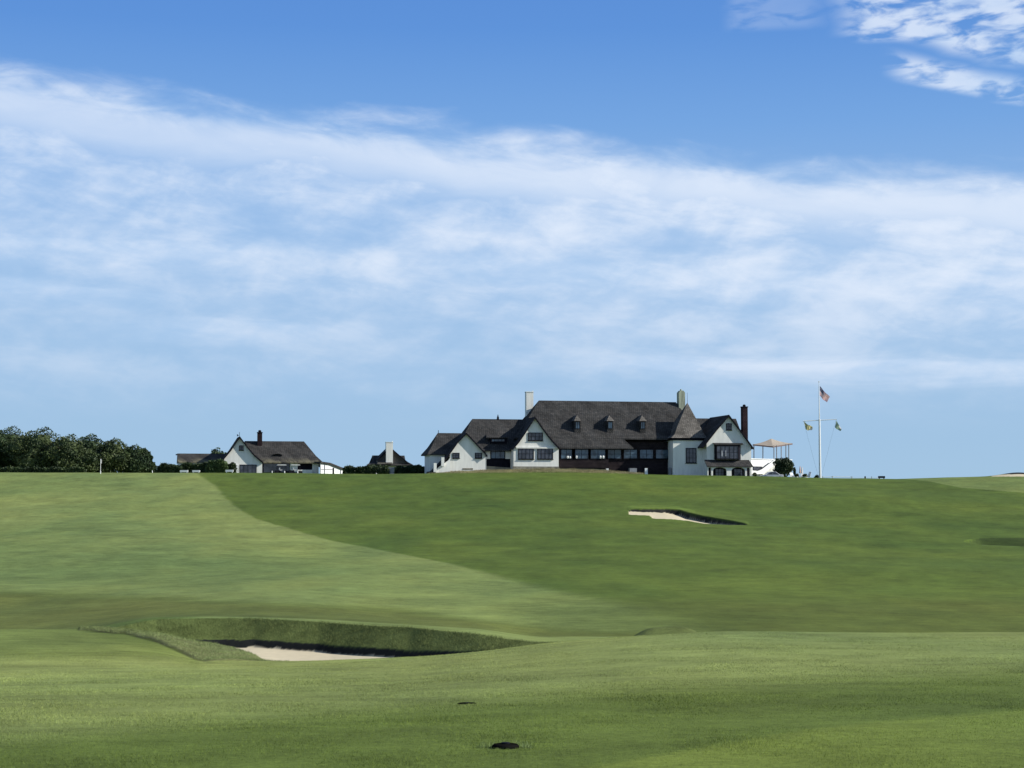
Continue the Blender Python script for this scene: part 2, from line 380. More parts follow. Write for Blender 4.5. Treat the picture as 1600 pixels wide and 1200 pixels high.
# rough tongue
tong_r = np.interp(PX, [130, 200, 250, 310, 330, 430, 460], [985, 990, 1003, 1030, 1034, 1037, 1037])
tong = (PX > 128) & (PX < 452) & (ROWn < tong_r + 3 * fbm(XX / .7, DD / .7, 8, 2)) & (DD > 42.5) & (DD < endn + .6)
ZZ += np.where(DD < 62, .07 * ss(tong_r - ROWn, -1, 3) * (tong) * ss(PX, 425, 350), 0)
ZZ -= .10 * np.exp(-((PX - 440) / 22) ** 2) * np.exp(-((DD - 46.5) / 2.2) ** 2)
# tall-grass hummock behind the crest on the right
hum = np.exp(-((PX - 1040) / 50) ** 4 - ((DD - 56.5) / 1.1) ** 2)
ZZ += .36 * hum
humz = hum > .12
# hillside bunker
up2 = np.interp(PX, [980, 985, 1000, 1040, 1060, 1070, 1100, 1140, 1168], [799, 796.5, 796.5, 796, 798, 801, 807.5, 814.5, 820])
lo2 = np.interp(PX, [980, 983, 1015, 1020, 1050, 1075, 1100, 1140, 1168], [799, 804, 805.3, 810, 811, 813.5, 818, 820, 820.3])
D2 = np.interp(PX, [980, 990, 1040, 1070, 1110, 1150, 1168], [.1, .16, .36, .62, .60, .34, .05])
reg2 = (DD > 180) & (DD < 245) & (PX > 981) & (PX < 1167)
wr = ROWn - up2 + .8 * fbm(XX / .5, DD / 3, 77, 2); hgt = np.maximum(lo2 - up2, .5)
in2 = reg2 & (wr > 0) & (ROWn < lo2)
ZZ -= np.where(in2, D2 * ss(wr, 0, 1.0) * (1 - .85 * np.clip((wr - 1) / hgt, 0, 1)), 0)
lipb = reg2 & (wr <= 0) & (wr > -6); ZZ += np.where(lipb, .12 * (1 + wr / 6), 0)
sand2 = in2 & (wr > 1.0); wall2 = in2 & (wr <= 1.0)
# grassy hollow at the right edge
up3 = np.interp(PX, [1505, 1530, 1600, 1700, 1760], [845, 840.5, 839.5, 840, 848]); lo3 = np.interp(PX, [1505, 1530, 1600, 1700, 1760], [846, 851, 854, 854, 849])
reg3 = (DD > 130) & (DD < 200) & (PX > 1506) & (PX < 1758)
w3 = np.clip((ROWn - up3) / np.maximum(lo3 - up3, .5), 0, 1); in3 = reg3 & (w3 > 0) & (w3 < 1)
ZZ -= np.where(in3, 1.0 * ss(w3, 0, .5) * (1 - ss(w3, .7, 1)), 0)
# sand on the mound at the far right of the skyline
ZZ += .62 * np.exp(-((PX - 1590) / 34) ** 2) * np.exp(-((DD - 291) / 7) ** 2)
PXm, ROWm = proj(XX, np.maximum(DD, 5), ZZ)
rr = ((PX - 1585) / 34) ** 2
sand4 = (DD < 289.5) & (DD > 270) & (ROWm < 744.6) & (ROWm > 741.0 + .0009 * (PX - 1585) ** 2) & (np.abs(PX - 1587) < 38)
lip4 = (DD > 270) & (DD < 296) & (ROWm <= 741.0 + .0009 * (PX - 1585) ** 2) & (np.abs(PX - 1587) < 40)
# dry-grass bank before the clubhouse
bank = np.exp(-((DD - 295.5) / 1.6) ** 2) * np.interp(PX, [670, 700, 760, 870, 940, 985, 1010], [0, .28, .42, .60, .42, .1, 0])
ZZ += bank
# sprinkler hollow
def plan(px, row, dlo, dhi):
    j = int(np.argmin(np.abs(qc))) ; best = None
    for d in np.linspace(dlo, dhi, 400):
        k = ray(px, row)
        z = height(k[0] * d, d)
        if best is None or abs(z - k[1] * d) < best[0]: best = (abs(z - k[1] * d), k[0] * d, d, z)
    return best[1:]
def height(x, y):
    q = x / (y + 15) if y >= 9 else x / 24
    i = min(max(int(np.searchsorted(dr, y)) - 1, 0), len(dr) - 2); j = min(max(int(np.searchsorted(qc, q)) - 1, 0), len(qc) - 2)
    a = (y - dr[i]) / (dr[i+1] - dr[i]); b = (q - qc[j]) / (qc[j+1] - qc[j])
    return float((ZZ[i, j]*(1-b)+ZZ[i, j+1]*b)*(1-a) + (ZZ[i+1, j]*(1-b)+ZZ[i+1, j+1]*b)*a)

# grass kinds: turf colours, with some shade and a lip highlight painted in
def C(*c): return np.array(c)
c_fair, c_rough, c_olive, c_yel, c_tall, c_dry = C(.168, .213, .066), C(.083, .123, .023), C(.090, .106, .025), C(.128, .172, .034), C(.098, .122, .036), C(.26, .24, .12)
nz1 = fbm(XX / 6, DD / 14, 61, 4); nz2 = fbm(XX / 1.6, DD / 4, 62, 3); nz3 = fbm(XX / 22, DD / 45, 63, 3)
far = DD > 70
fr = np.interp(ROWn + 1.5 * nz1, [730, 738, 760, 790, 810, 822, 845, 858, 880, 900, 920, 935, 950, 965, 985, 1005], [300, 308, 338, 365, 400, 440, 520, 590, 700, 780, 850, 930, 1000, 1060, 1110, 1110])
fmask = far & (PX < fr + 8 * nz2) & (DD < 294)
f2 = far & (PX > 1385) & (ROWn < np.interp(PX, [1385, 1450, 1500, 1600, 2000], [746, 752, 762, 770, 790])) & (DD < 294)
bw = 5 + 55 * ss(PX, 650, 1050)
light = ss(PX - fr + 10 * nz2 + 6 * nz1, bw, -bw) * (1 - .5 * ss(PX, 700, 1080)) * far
ol = ss(ROWn + 10 * nz1, np.interp(PX, [0, 250, 480, 640, 800, 950], [918, 926, 938, 950, 972, 985]), np.interp(PX, [0, 250, 480, 640, 800, 950], [936, 944, 954, 966, 988, 995]))  # olive hill foot: rough grass, with slope shade put into the colour
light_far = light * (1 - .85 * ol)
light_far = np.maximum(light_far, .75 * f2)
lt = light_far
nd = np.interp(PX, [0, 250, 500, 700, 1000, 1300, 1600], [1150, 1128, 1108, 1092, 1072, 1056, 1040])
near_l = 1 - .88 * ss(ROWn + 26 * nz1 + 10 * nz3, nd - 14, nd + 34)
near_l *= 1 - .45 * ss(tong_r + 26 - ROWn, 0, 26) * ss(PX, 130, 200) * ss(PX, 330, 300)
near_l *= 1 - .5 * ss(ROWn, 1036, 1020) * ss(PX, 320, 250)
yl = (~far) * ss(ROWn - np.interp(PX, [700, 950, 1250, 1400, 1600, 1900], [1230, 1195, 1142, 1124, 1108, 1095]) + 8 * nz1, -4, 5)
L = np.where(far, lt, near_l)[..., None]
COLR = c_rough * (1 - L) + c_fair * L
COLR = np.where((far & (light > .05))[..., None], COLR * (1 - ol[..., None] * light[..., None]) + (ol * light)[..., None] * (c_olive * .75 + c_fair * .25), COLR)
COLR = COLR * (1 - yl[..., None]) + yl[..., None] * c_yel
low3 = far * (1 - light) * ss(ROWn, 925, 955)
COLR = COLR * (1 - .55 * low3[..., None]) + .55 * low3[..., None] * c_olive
fringe_shade = np.exp(-((ROWn - tong_r - .5) / 1.5) ** 2) * (~far) * ss(PX, 120, 160) * ss(PX, 350, 300)  # dark line painting in the shade of the tongue's tall grass fringe
COLR = np.where((rough1 | tong | humz | in3)[..., None], np.where(in3[..., None], C(.052, .076, .020), c_tall * np.where(tong, 1.75, np.where(humz, 1.1, 1.0))[..., None]), COLR)  # hollow's rough grass is darkened, its shade put into the colour
COLR = np.where(tong[..., None], C(.118, .138, .056), COLR)
COLR *= (1 - .6 * fringe_shade)[..., None]
COLR = np.where((bank > .12)[..., None], c_dry * .8 + COLR * .1, COLR)
COLR = np.where((wall1 | wall2 | lip4)[..., None], C(.016, .017, .016), COLR)  # dark soil, with shade under the bunker lips painted into the colour
nz4 = fbm(XX / 3, DD / 3.5, 64, 3)
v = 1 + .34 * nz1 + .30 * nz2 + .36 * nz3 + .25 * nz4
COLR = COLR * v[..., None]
COLR *= (1 + .28 * (reg2 & (ROWn < up2 - 1.5) & (ROWn > up2 - 7) & (PX < 1085)))[..., None]  # pale strip above the bunker lip: a highlight painted into the turf
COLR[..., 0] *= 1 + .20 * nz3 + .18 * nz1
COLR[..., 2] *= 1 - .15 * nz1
sand = sand1 | sand2 | sand4
COLR = np.where(sand[..., None], C(.56, .49, .34) * (1 + .12 * nz2[..., None]), COLR)
kindv = np.where(sand, 2, np.where(fmask | f2 | (~far & (DD < 58) & ~rough1 & ~wall1 & ~tong), 1, 0))
kindv = np.where(DD < 5, 1, kindv)
tall = rough1 | tong

def ground_mat(name, sandy=False):
    m = bpy.data.materials.new(name); m.use_nodes = True; t = NT(m.node_tree); p = m.node_tree.nodes['Principled BSDF']
    p.inputs['Roughness'].default_value = .95; p.inputs['Specular IOR Level'].default_value = .08
    at = t.n('ShaderNodeAttribute'); at.attribute_name = 'turf'
    pos = t.n('ShaderNodeNewGeometry').outputs['Position']
    mp = t.n('ShaderNodeMapping'); t.l(pos, mp.inputs[0]); mp.inputs['Scale'].default_value = (1, 1, 1)
    if sandy:
        f = t.m('ADD', .86, t.m('MULTIPLY', t.noise(pos, 3.0, 4), .28))
    else:
        a = t.noise(mp.outputs[0], 1.1, 5, .75); b = t.noise(mp.outputs[0], 12.0, 4, .75); c_ = t.noise(mp.outputs[0], .22, 5, .65)
        f = t.m('ADD', -.60, t.m('ADD', t.m('MULTIPLY', a, 1.15), t.m('ADD', t.m('MULTIPLY', b, 1.25), t.m('MULTIPLY', c_, .8))))
    t.l(t.mix(1.0, at.outputs['Color'], t.xyz(f, f, f), 'MULTIPLY'), p.inputs['Base Color'])
    bn = t.n('ShaderNodeBump'); bn.inputs['Strength'].default_value = .35 if not sandy else .2; bn.inputs['Distance'].default_value = .03
    t.l(t.noise(pos, 30.0, 3, .7), bn.inputs['Height']); t.l(bn.outputs[0], p.inputs['Normal'])
    return m
GM = ground_mat('turf'); SM = ground_mat('sand', True)

def grid_object(name, sel, material):
    nr, nc = ZZ.shape
    idx = np.arange(nr * nc).reshape(nr, nc)
    qd = np.stack([idx[:-1, :-1], idx[:-1, 1:], idx[1:, 1:], idx[1:, :-1]], -1)[sel]
    used, inv = np.unique(qd, return_inverse=True)
    co = np.stack([XX.ravel()[used], DD.ravel()[used], ZZ.ravel()[used]], 1)
    me = bpy.data.meshes.new(name); me.vertices.add(len(used)); me.vertices.foreach_set('co', co.ravel())
    n = len(qd); me.loops.add(n * 4); me.loops.foreach_set('vertex_index', inv.ravel().astype(np.int32))
    me.polygons.add(n); me.polygons.foreach_set('loop_start', np.arange(0, n * 4, 4, dtype=np.int32))
    me.update(calc_edges=True)
    at = me.attributes.new('turf', 'FLOAT_COLOR', 'POINT')
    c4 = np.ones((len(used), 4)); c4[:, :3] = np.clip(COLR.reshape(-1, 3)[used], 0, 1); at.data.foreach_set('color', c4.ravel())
    me.polygons.foreach_set('use_smooth', np.ones(n, bool))
    return link_mesh(name, me, material)
kf = kindv[:-1, :-1]
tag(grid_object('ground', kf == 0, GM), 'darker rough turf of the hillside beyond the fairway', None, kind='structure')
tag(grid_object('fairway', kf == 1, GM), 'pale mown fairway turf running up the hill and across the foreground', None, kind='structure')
for nm, sl, lb in (('sand', (DD < 80), 'sand in the near bunker'), ('sand', (DD >= 80) & (DD < 260), 'sand in the hillside bunker'), ('sand', DD >= 260, 'sand on the skyline mound')):
    if ((kf == 2) & sl[:-1, :-1]).any():
        tag(grid_object(nm, (kf == 2) & sl[:-1, :-1], SM), lb, None, kind='structure')

# grass blades: near turf and tall rough, one countless stuff object each
def blades(name, xs, ys, zs, h, wd, cols, label, lean=.6):
    n = len(xs); a = rng.random(n) * 2 * np.pi; dx = np.cos(a) * wd / 2; dy = np.sin(a) * wd / 2
    ln = rng.normal(0, lean, (n, 2)) * h[:, None]
    co = np.empty((n, 3, 3)); base = np.stack([xs, ys, zs - .01], 1)
    co[:, 0] = base + np.stack([dx, dy, 0*dx], 1); co[:, 1] = base - np.stack([dx, dy, 0*dx], 1)
    co[:, 2] = base + np.stack([ln[:, 0], ln[:, 1], h], 1)
    me = bpy.data.meshes.new(name); me.vertices.add(n * 3); me.vertices.foreach_set('co', co.ravel())
    me.loops.add(n * 3); me.loops.foreach_set('vertex_index', np.arange(n * 3, dtype=np.int32))
    me.polygons.add(n); me.polygons.foreach_set('loop_start', np.arange(0, n * 3, 3, dtype=np.int32)); me.update(calc_edges=True)
    at = me.attributes.new('turf', 'FLOAT_COLOR', 'POINT'); c4 = np.ones((n, 3, 4)); c4[:, :, :3] = np.clip(cols, 0, 1)[:, None, :]
    at.data.foreach_set('color', c4.ravel())
    return tag(link_mesh(name, me, GM), label, 'grass', kind='stuff')
def sample_grid(x, y):
    q = np.where(y >= 9, x / (y + 15), x / 24); i = np.clip(np.searchsorted(dr, y) - 1, 0, len(dr) - 2); j = np.clip(np.searchsorted(qc, q) - 1, 0, len(qc) - 2)
    a = ((y - dr[i]) / (dr[i+1] - dr[i])); b = ((q - qc[j]) / (qc[j+1] - qc[j]))
    z = (ZZ[i, j]*(1-b)+ZZ[i, j+1]*b)*(1-a) + (ZZ[i+1, j]*(1-b)+ZZ[i+1, j+1]*b)*a
    return z, COLR[i, j], i, j
N = 620000
ys = 9.5 * (46 / 9.5) ** (rng.random(N) ** .9); xs = (rng.random(N) - .5) * 2 * .33 * ys
z, c, i, j = sample_grid(xs, ys); ok = kindv[i, j] != 2; ok &= ~wall1[i, j]
xs, ys, z, c = xs[ok], ys[ok], z[ok], c[ok]; n = len(xs)
patch = .75 + .7 * (vnoise(xs * 1.3, ys * .9, 91))
blades('grass', xs, ys, z, (.008 + .017 * rng.random(n)) * patch, .0035 * np.clip(ys / 12, 1, 2.2), c * (.75 + 1.1 * rng.random((n, 1))), 'short turf blades across the foreground', .8)
sel = np.argwhere(tall[:-1, :-1] & (kf != 2) & (DD[:-1, :-1] < 75))
pick = sel[rng.integers(0, len(sel), 75000)]
ti, tj = pick[:, 0], pick[:, 1]
a_, b_ = rng.random(len(ti)), rng.random(len(ti))
ty = dr[ti] + a_ * (dr[ti+1] - dr[ti]); tq = qc[tj] + b_ * (qc[tj+1] - qc[tj]); tx = tq * (ty + 15)
z, c, i, j = sample_grid(tx, ty); n = len(tx)
blades('tall_grass', tx, ty, z, (.025 + .07 * rng.random(n)) * np.where(tong[i, j], .7, 1) * (.5 + 1.0 * vnoise(tx * 2, ty * 2, 14)), .009 + 0 * tx, C(.102, .125, .045) * (.7 + 1.1 * rng.random((n, 1))) * np.where(tong[i, j][:, None], C(1.6, 1.62, 1.75), 1.15), 'tall uncut grass on the bunker banks', .5)
n = 26000
bx = ray(800, 740)[0] + (rng.uniform(670, 1005, n) - 800) / F * 295.5; by = rng.normal(295.0, 1.4, n)
z, c, i, j = sample_grid(bx, by)
blades('dry_grass', bx, by, z, (.06 + .22 * rng.random(n)) * (.3 + 1.3 * vnoise(bx * .7, by * .5, 15)), .03 + 0 * bx, C(.30, .27, .15) * (.5 + .8 * rng.random((n, 1))), 'dry fescue bank along the foot of the clubhouse', .4)

# ------------------------------------------------------------------ building helper
class Frame:
    """local axes of a building: s along its front, t back, z up; pixels give real positions at a chosen depth t"""
    def __init__(s, name, px, Yd, th, rowbase, label, cat):
        k = ray(px, rowbase); s.Ox, s.Oy, s.Oz = k[0] * Yd, Yd, k[1] * Yd; s.th = th; s.c, s.s_ = math.cos(th), math.sin(th)
        s.root = tag(empty(name, (s.Ox, s.Oy, s.Oz), th), label, cat)
    def P(s, px, row, t=0.):
        kx, kz = ray(px, row)
        q = (kx * (s.Oy + t * s.c) - s.Ox + t * s.s_) / (s.c - kx * s.s_)
        Yw = s.Oy + q * s.s_ + t * s.c
        return Vector((q, t, kz * Yw - s.Oz))
    def wallpoly(s, pts, t, thick, m, name='wall', parent=None):
        mb = MB(); mb.prism([s.P(a, b, t) for a, b in pts], (0, thick, 0)); return mb.build(name, m, parent or s.root)
    def boxp(s, px0, px1, r0, r1, t, thick, m, name, parent=None):
        a = s.P(px0, r1, t); b = s.P(px1, r0, t); mb = MB(); mb.box(a.x, b.x, t, t + thick, a.z, b.z); return mb.build(name, m, parent or s.root)
    def window(s, px0, px1, r0, r1, t, nc=2, nr=2, g='glass', name='window', fw=.11, mw=.05, sill=True, parent=None):
        a = s.P(px0, r1, t); b = s.P(px1, r0, t); x0, x1, z0, z1 = a.x, b.x, a.z, b.z; mb = MB()
        y0, y1 = t - .10, t + .02
        mb.box(x0, x0 + fw, y0, y1, z0, z1); mb.box(x1 - fw, x1, y0, y1, z0, z1)
        mb.box(x0 + fw, x1 - fw, y0, y1, z0, z0 + fw); mb.box(x0 + fw, x1 - fw, y0, y1, z1 - fw, z1)
        for k in range(1, nc):
            xc = x0 + (x1 - x0) * k / nc; mb.box(xc - mw / 2, xc + mw / 2, y0 + .02, y1, z0 + fw, z1 - fw)
        for k in range(1, nr):
            zc = z0 + (z1 - z0) * k / nr; mb.box(x0 + fw, x1 - fw, y0 + .035, y1, zc - mw / 2, zc + mw / 2)
        o = mb.build(name, M['frame'], parent or s.root)
        p = MB(); p.box(x0 + fw * .5, x1 - fw * .5, t - .035, t + .01, z0 + fw * .5, z1 - fw * .5)
        if parent is None or True: p.build('pane', M[g], o)
        if sill:
            q = MB(); q.box(x0 - .06, x1 + .06, t - .16, t + .01, z0 - .09, z0 - .003); q.build('sill', M['frame'], o)
        return o
    def gable(s, apex, left, right, t0, t1, wt, base, wallm, roofm, th=.2, wl=None, wr=None, depth=None, barge=True):
        """gable roof running back from t0 to t1; wall at wt under it. left/right: verge points from the apex outwards"""
        A = s.P(*apex, t0); Lp = [s.P(*p, t0) for p in left]; Rp = [s.P(*p, t0) for p in right]
        D = Vector((0, t1 - t0, 0))
        mb = MB()
        for seq in (Lp, Rp):
            prev = A
            for p in seq: mb.prism([prev, p, p + D, prev + D], (0, 0, -th)); prev = p
        roof = mb.build('roof', roofm, s.root)
        if barge:
            mb = MB()
            for seq in (Lp, Rp):
                prev = A
                for p in seq:
                    mb.prism([prev + Vector((0, 0, .03)), p + Vector((0, 0, .03)), p - Vector((0, 0, .30)), prev - Vector((0, 0, .30))], (0, -.05, 0)); prev = p
            mb.build('bargeboard', M['timber'], roof)
        off = Vector((0, wt - t0, -.1)); bz = s.P(apex[0], base, wt).z
        def cut(seq, lim):
            pts = [A] + seq; outp = [A]
            for a, b in zip(pts[:-1], pts[1:]):
                if lim is not None and abs(b.x - A.x) > abs(lim - A.x):
                    f = (lim - a.x) / (b.x - a.x); outp.append(a.lerp(b, f)); return outp
                outp.append(b)
            return outp
        xl = s.P(wl, base, wt).x if wl else None; xr = s.P(wr, base, wt).x if wr else None
        Lc, Rc = cut(Lp, xl), cut(Rp, xr)
        poly = [p + off for p in Lc[::-1]] + [p + off for p in Rc[1:]]
        poly += [Vector((poly[-1].x, wt, bz)), Vector((poly[0].x, wt, bz))]
        mb = MB(); mb.prism(poly, (0, (depth or (t1 - wt)), 0)); mb.build('wall', wallm, s.root)
        return roof

TH = R(12)
# ================================================================== CLUBHOUSE
H = Frame('clubhouse', 916, 300, TH, 742, 'long white stucco clubhouse with steep brown shingle roofs, four gables and three slim dormers', 'clubhouse')
P = H.P; root = H.root
def roofpoly(polys, m, th=.2, name='roof', parent=None):
    mb = MB()
    for p in polys: mb.prism([Vector(q) for q in p], (0, 0, -th))
    return mb.build(name, m, parent or root)
def zat(v, z): return Vector((v.x, v.y, z))

# --- west wing (left hipped block)
e0 = P(668, 709, 1.6); r0 = P(684, 676.5, 5.0); r1 = P(745, 676.5, 5.0); e1 = P(760, 709, 1.6)
r1.z = r0.z; e1.z = e0.z; bk0 = Vector((e0.x, 8.4, e0.z)); bk1 = Vector((e1.x, 8.4, e0.z))
def bell(a, b, f=.62, drop=.22):
    m_ = Vector(a).lerp(Vector(b), f); m_.z -= drop; return m_
def belled_slope(ra, rb, ea, eb):
    ma, mb_ = bell(ra, ea), bell(rb, eb)
    return [[ra, rb, mb_, ma], [ma, mb_, eb, ea]]
def belled_hip(r, ea, eb):
    ma, mb_ = bell(r, ea), bell(r, eb); return [[r, ma, mb_], [ma, ea, eb, mb_]]
wr = roofpoly(belled_slope(r0, r1, e0, e1) + belled_slope(r0, r1, bk0, bk1) + belled_hip(r0, e0, bk0), M['shingle'])
H.wallpoly([(672, 708), (760, 708), (760, 742), (672, 742)], 2.1, 5.6, M['stucco'])
mb = MB(); mb.tube(r0 + Vector((.1, 0, 0)), r0 + Vector((.1, 0, .45)), .05); mb.build('finial', M['timber'], wr)
# --- middle wing
e0 = P(712, 703, 1.7); e1 = P(845, 703, 1.7); r0 = P(738, 654.5, 6.4); r1 = P(858, 654.5, 6.4)
e1.z = e0.z; r1.z = r0.z; b0 = Vector((e0.x, 11.1, e0.z)); b1 = Vector((e1.x, 11.1, e0.z))
mw = roofpoly(belled_slope(r0, r1, e0, e1) + belled_slope(r0, r1, b0, b1) + belled_hip(r0, e0, b0), M['shingle'])
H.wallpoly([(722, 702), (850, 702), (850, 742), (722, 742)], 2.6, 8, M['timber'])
rc = P(778, 654.5, 6.4)
mb = MB(); mb.box(rc.x - .16, rc.x + .16, 6.24, 6.56, r0.z - .1, r0.z + .3); mb.tube((rc.x, 6.4, r0.z + .3), (rc.x, 6.4, r0.z + .85), .16, .01, 6); mb.build('finial', M['timber'], mw)
# shed dormer on the middle wing; dark body colour paints in its shade
a = P(766, 684.5, 2.6); b = P(792, 684.5, 2.6)
mb = MB(); mb.box(a.x, b.x, 2.6, 5.5, a.z - .9, a.z + .02); dm = mb.build('dormer', M['timber'], mw)
mb = MB(); mb.prism([(a.x - .7, 2.3, a.z), (b.x + .3, 2.3, a.z), (b.x + .3, 5.6, a.z + .9), (a.x - .1, 5.6, a.z + .9)], (0, 0, .15)); mb.build('dormer_roof', M['shingle'], dm)
H.window(767.5, 789, 685.5, 690.5, 2.55, 4, 1, 'glass_blue', sill=False)
H.wallpoly([(756, 704), (766, 704), (766, 717), (756, 717)], 2.5, .25, M['stucco'], 'wall_panel')
H.wallpoly([(789.5, 703.5), (800, 703.5), (800, 717), (789.5, 717)], 2.5, .25, M['stucco'], 'wall_panel')
H.window(766.5, 789, 705, 717, 2.5, 3, 1, 'glass_blue', sill=False)
H.wallpoly([(758, 728), (801, 731), (801, 742), (758, 742)], 2.2, .5, M['stone'], 'foundation')
# --- west gable with outside stair
g1 = H.gable((728.5, 676), [(715, 690), (701, 710), (675, 737)], [(742, 690), (761.5, 711.5)], -.45, 5.2, 0, 742, M['stucco'], M['shingle'], wl=703, wr=758.5)
for a in ((707, 718, 707.5, 716), (742, 753, 707.5, 716)): H.window(*a, 0, 2, 2)
H.boxp(723, 739, 731.5, 734, -.05, .2, M['stone'], 'vent')
mb = MB(); st = [(703.5, 715), (701, 719), (694, 724), (688, 728), (679, 736), (679, 742), (703.5, 742)]
mb.prism([P(*p, -.6) for p in st], (0, .3, 0)); sw = mb.build('stair_wall', M['stucco'], root)
for px, r_ in ((692, 714.5), (680, 723.5)):
    a = P(px - 2.3, r_ + 14, -1.0); b = P(px + 2.3, r_, -1.0); mb = MB(); mb.box(a.x, b.x, -1.0, -.6, a.z, b.z); mb.build('stair_pier', M['stucco'], sw)
mb = MB()
for k in range(12):
    a = P(682 + 1.7 * k, 742, .35); zt = P(682 + 1.7 * k, 737 - 1.75 * k, .35).z; mb.box(a.x, a.x + .2, .8, 1.9, a.z, zt)
mb.build('stair', M['stone'], root)
# --- great gable
g2 = H.gable((836, 651), [(820, 676), (811, 689), (801, 700.5)], [(852, 674), (863, 688), (874.5, 700)], -.5, 6.6, .0, 742, M['stucco'], M['shingle'], wl=802.5, wr=873)
a = P(802.5, 728.5, -.02)
H.boxp(802, 873.5, 729, 742, -.06, .5, M['stone'], 'foundation')
H.window(825, 848, 676, 688.5, 0, 4, 2)
H.window(809.5, 834, 700.5, 717.5, -.02, 4, 2); H.window(839.5, 864, 700.5, 717.5, -.02, 4, 2)
# bracketed jetty over the windows
mb = MB(); a = P(806, 700.6, 0); b = P(870, 698.6, 0); mb.box(a.x, b.x, -.22, 0, a.z, b.z); mb.build('ledge', M['stucco'], root)
# --- main block
re, rw = P(842, 627, 7.0), P(1056, 627, 7.0); rw.z = re.z = (re.z + rw.z) / 2
ez1 = P(985, 685, 1.8).z; ezv = P(920, 699.5, .4).z
eL = P(806, 690, 1.8); eL.z = ez1; eR = P(1102, 690, 1.8); eR.z = ez1
bL = Vector((eL.x, 12.2, ez1)); bR = Vector((eR.x, 12.2, ez1))
mr = roofpoly(belled_slope(re, rw, eL, eR) + belled_slope(re, rw, bL, bR) + belled_hip(re, eL, bL) + belled_hip(rw, eR, bR), M['shingle'], .22)
# lower veranda roof continuing the slope
va, vb = P(850, 684, 1.95), P(972, 683, 1.95); va.z = vb.z = ez1 + .12
vc, vd = P(850, 699.5, .5), P(990, 699.5, .5); vc.z = vd.z = ezv
ve = Vector((vd.x, 3.4, ezv))
roofpoly([[va, vb, vd, vc], [vb, vd, ve]], M['shingle'], .18)
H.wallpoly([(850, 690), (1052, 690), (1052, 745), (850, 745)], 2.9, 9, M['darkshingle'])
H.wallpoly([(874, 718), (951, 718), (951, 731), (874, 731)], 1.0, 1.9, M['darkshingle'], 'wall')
H.wallpoly([(874, 731), (951, 733), (951, 742), (874, 742)], 1.3, 1.6, M['stone'], 'foundation')
H.wallpoly([(874, 701), (876, 701), (876, 718), (874, 718)], 1.1, .3, M['timber'], 'post')
for a in ((876, 894), (898, 919.5), (922.5, 946)):
    H.window(a[0], a[1], 702, 717, 1.1, 2, 2, 'glass_blue', fw=.08)
for a in ((949, 971), (974, 996), (999, 1021), (1024, 1044.5)):
    H.window(a[0], a[1], 702, 717, 2.85, 2, 2, 'glass_blue', fw=.1)
for a, b, r in ((885, 888.5, 712.5), (889, 892, 713), (899, 902, 712), (936, 939.5, 712), (940.5, 944, 712)):
    pa, pb = P(a, 716.4, 1.05), P(b, r, 1.05); mb = MB(); cx = (pa.x + pb.x) / 2; rd = (pb.x - pa.x) / 2
    mb.lathe([(rd * .6, pa.z), (rd, (pa.z + pb.z) / 2), (rd * .7, pb.z), (.02, pb.z + .02)], cx, .93); mb.build('white_window_shape', M['white'], root)  # small white rounded shapes in front of the veranda panes
H.boxp(984, 995, 731.5, 742, .6, 1.0, M['grey'], 'cellar_hatch'); H.boxp(1008, 1012, 731.5, 742, .6, .4, M['white'], 'post')
H.boxp(947.5, 951, 732, 738, .5, .4, M['white'], 'post'); H.boxp(1045.5, 1049, 730.5, 742, .6, .4, M['grey'], 'post')
# three slim dormers
for cx in (902.5, 953.5, 1004.5):
    zt = P(cx, 649, 4).z; zr = P(cx, 658.5, 4).z; zb = P(cx, 675.5, 4).z
    # front plane depth where the dormer foot meets the main slope
    f = (re.z - zb) / (re.z - ez1); tf = 7.0 + (1.8 - 7.0) * f - .05
    c = P(cx, 660, tf); hw = .52
    mb = MB(); mb.box(c.x - hw, c.x + hw, tf, tf + 3.2, zb - .3, zr); dm = mb.build('dormer', M['shingle'], mr)
    mb = MB(); o = hw + .14
    A = Vector((c.x, tf + .55, zt))
    q = [Vector((c.x - o, tf - .16, zr)), Vector((c.x + o, tf - .16, zr)), Vector((c.x + o, tf + 3.2, zr)), Vector((c.x - o, tf + 3.2, zr))]
    A2 = Vector((c.x, tf + 2.9, zt))
    mb.poly([q[0], q[1], A]); mb.poly([q[1], q[2], A2, A]); mb.poly([q[3], q[0], A, A2]); mb.poly([q[2], q[3], A2]); mb.poly(q[::-1])
    mb.build('dormer_roof', M['shingle_new'], dm)
    # the little window
    pa = Vector((c.x - .33, 0, zr - 1.25)); mb = MB()
    for x0, x1, z0, z1 in ((-.38, -.31, -1.3, -.1), (.31, .38, -1.3, -.1), (-.31, .31, -1.3, -1.23), (-.31, .31, -.17, -.1), (-.02, .02, -1.23, -.17)):
        mb.box(c.x + x0, c.x + x1, tf - .06, tf + .01, zr + z0, zr + z1)
    wn = mb.build('window', M['frame'], dm); mb = MB(); mb.box(c.x - .34, c.x + .34, tf - .02, tf + .005, zr - 1.27, zr - .13)
    # panes deeper than two levels are folded into the window's own mesh
    wn.data.materials.append(M['glass_blue']); k0 = len(wn.data.polygons)
    bm = bmesh.new(); bm.from_mesh(wn.data); vs = [bm.verts.new(v_) for v_ in mb.v]
    for f_ in mb.f: fc = bm.faces.new([vs[i_] for i_ in f_]); fc.material_index = 1
    bm.to_mesh(wn.data); bm.free()
    mb = MB(); mb.tube((c.x, tf + .55, zt - .05), (c.x, tf + .55, zt + .28), .05, .02); mb.build('finial', M['timber'], dm)
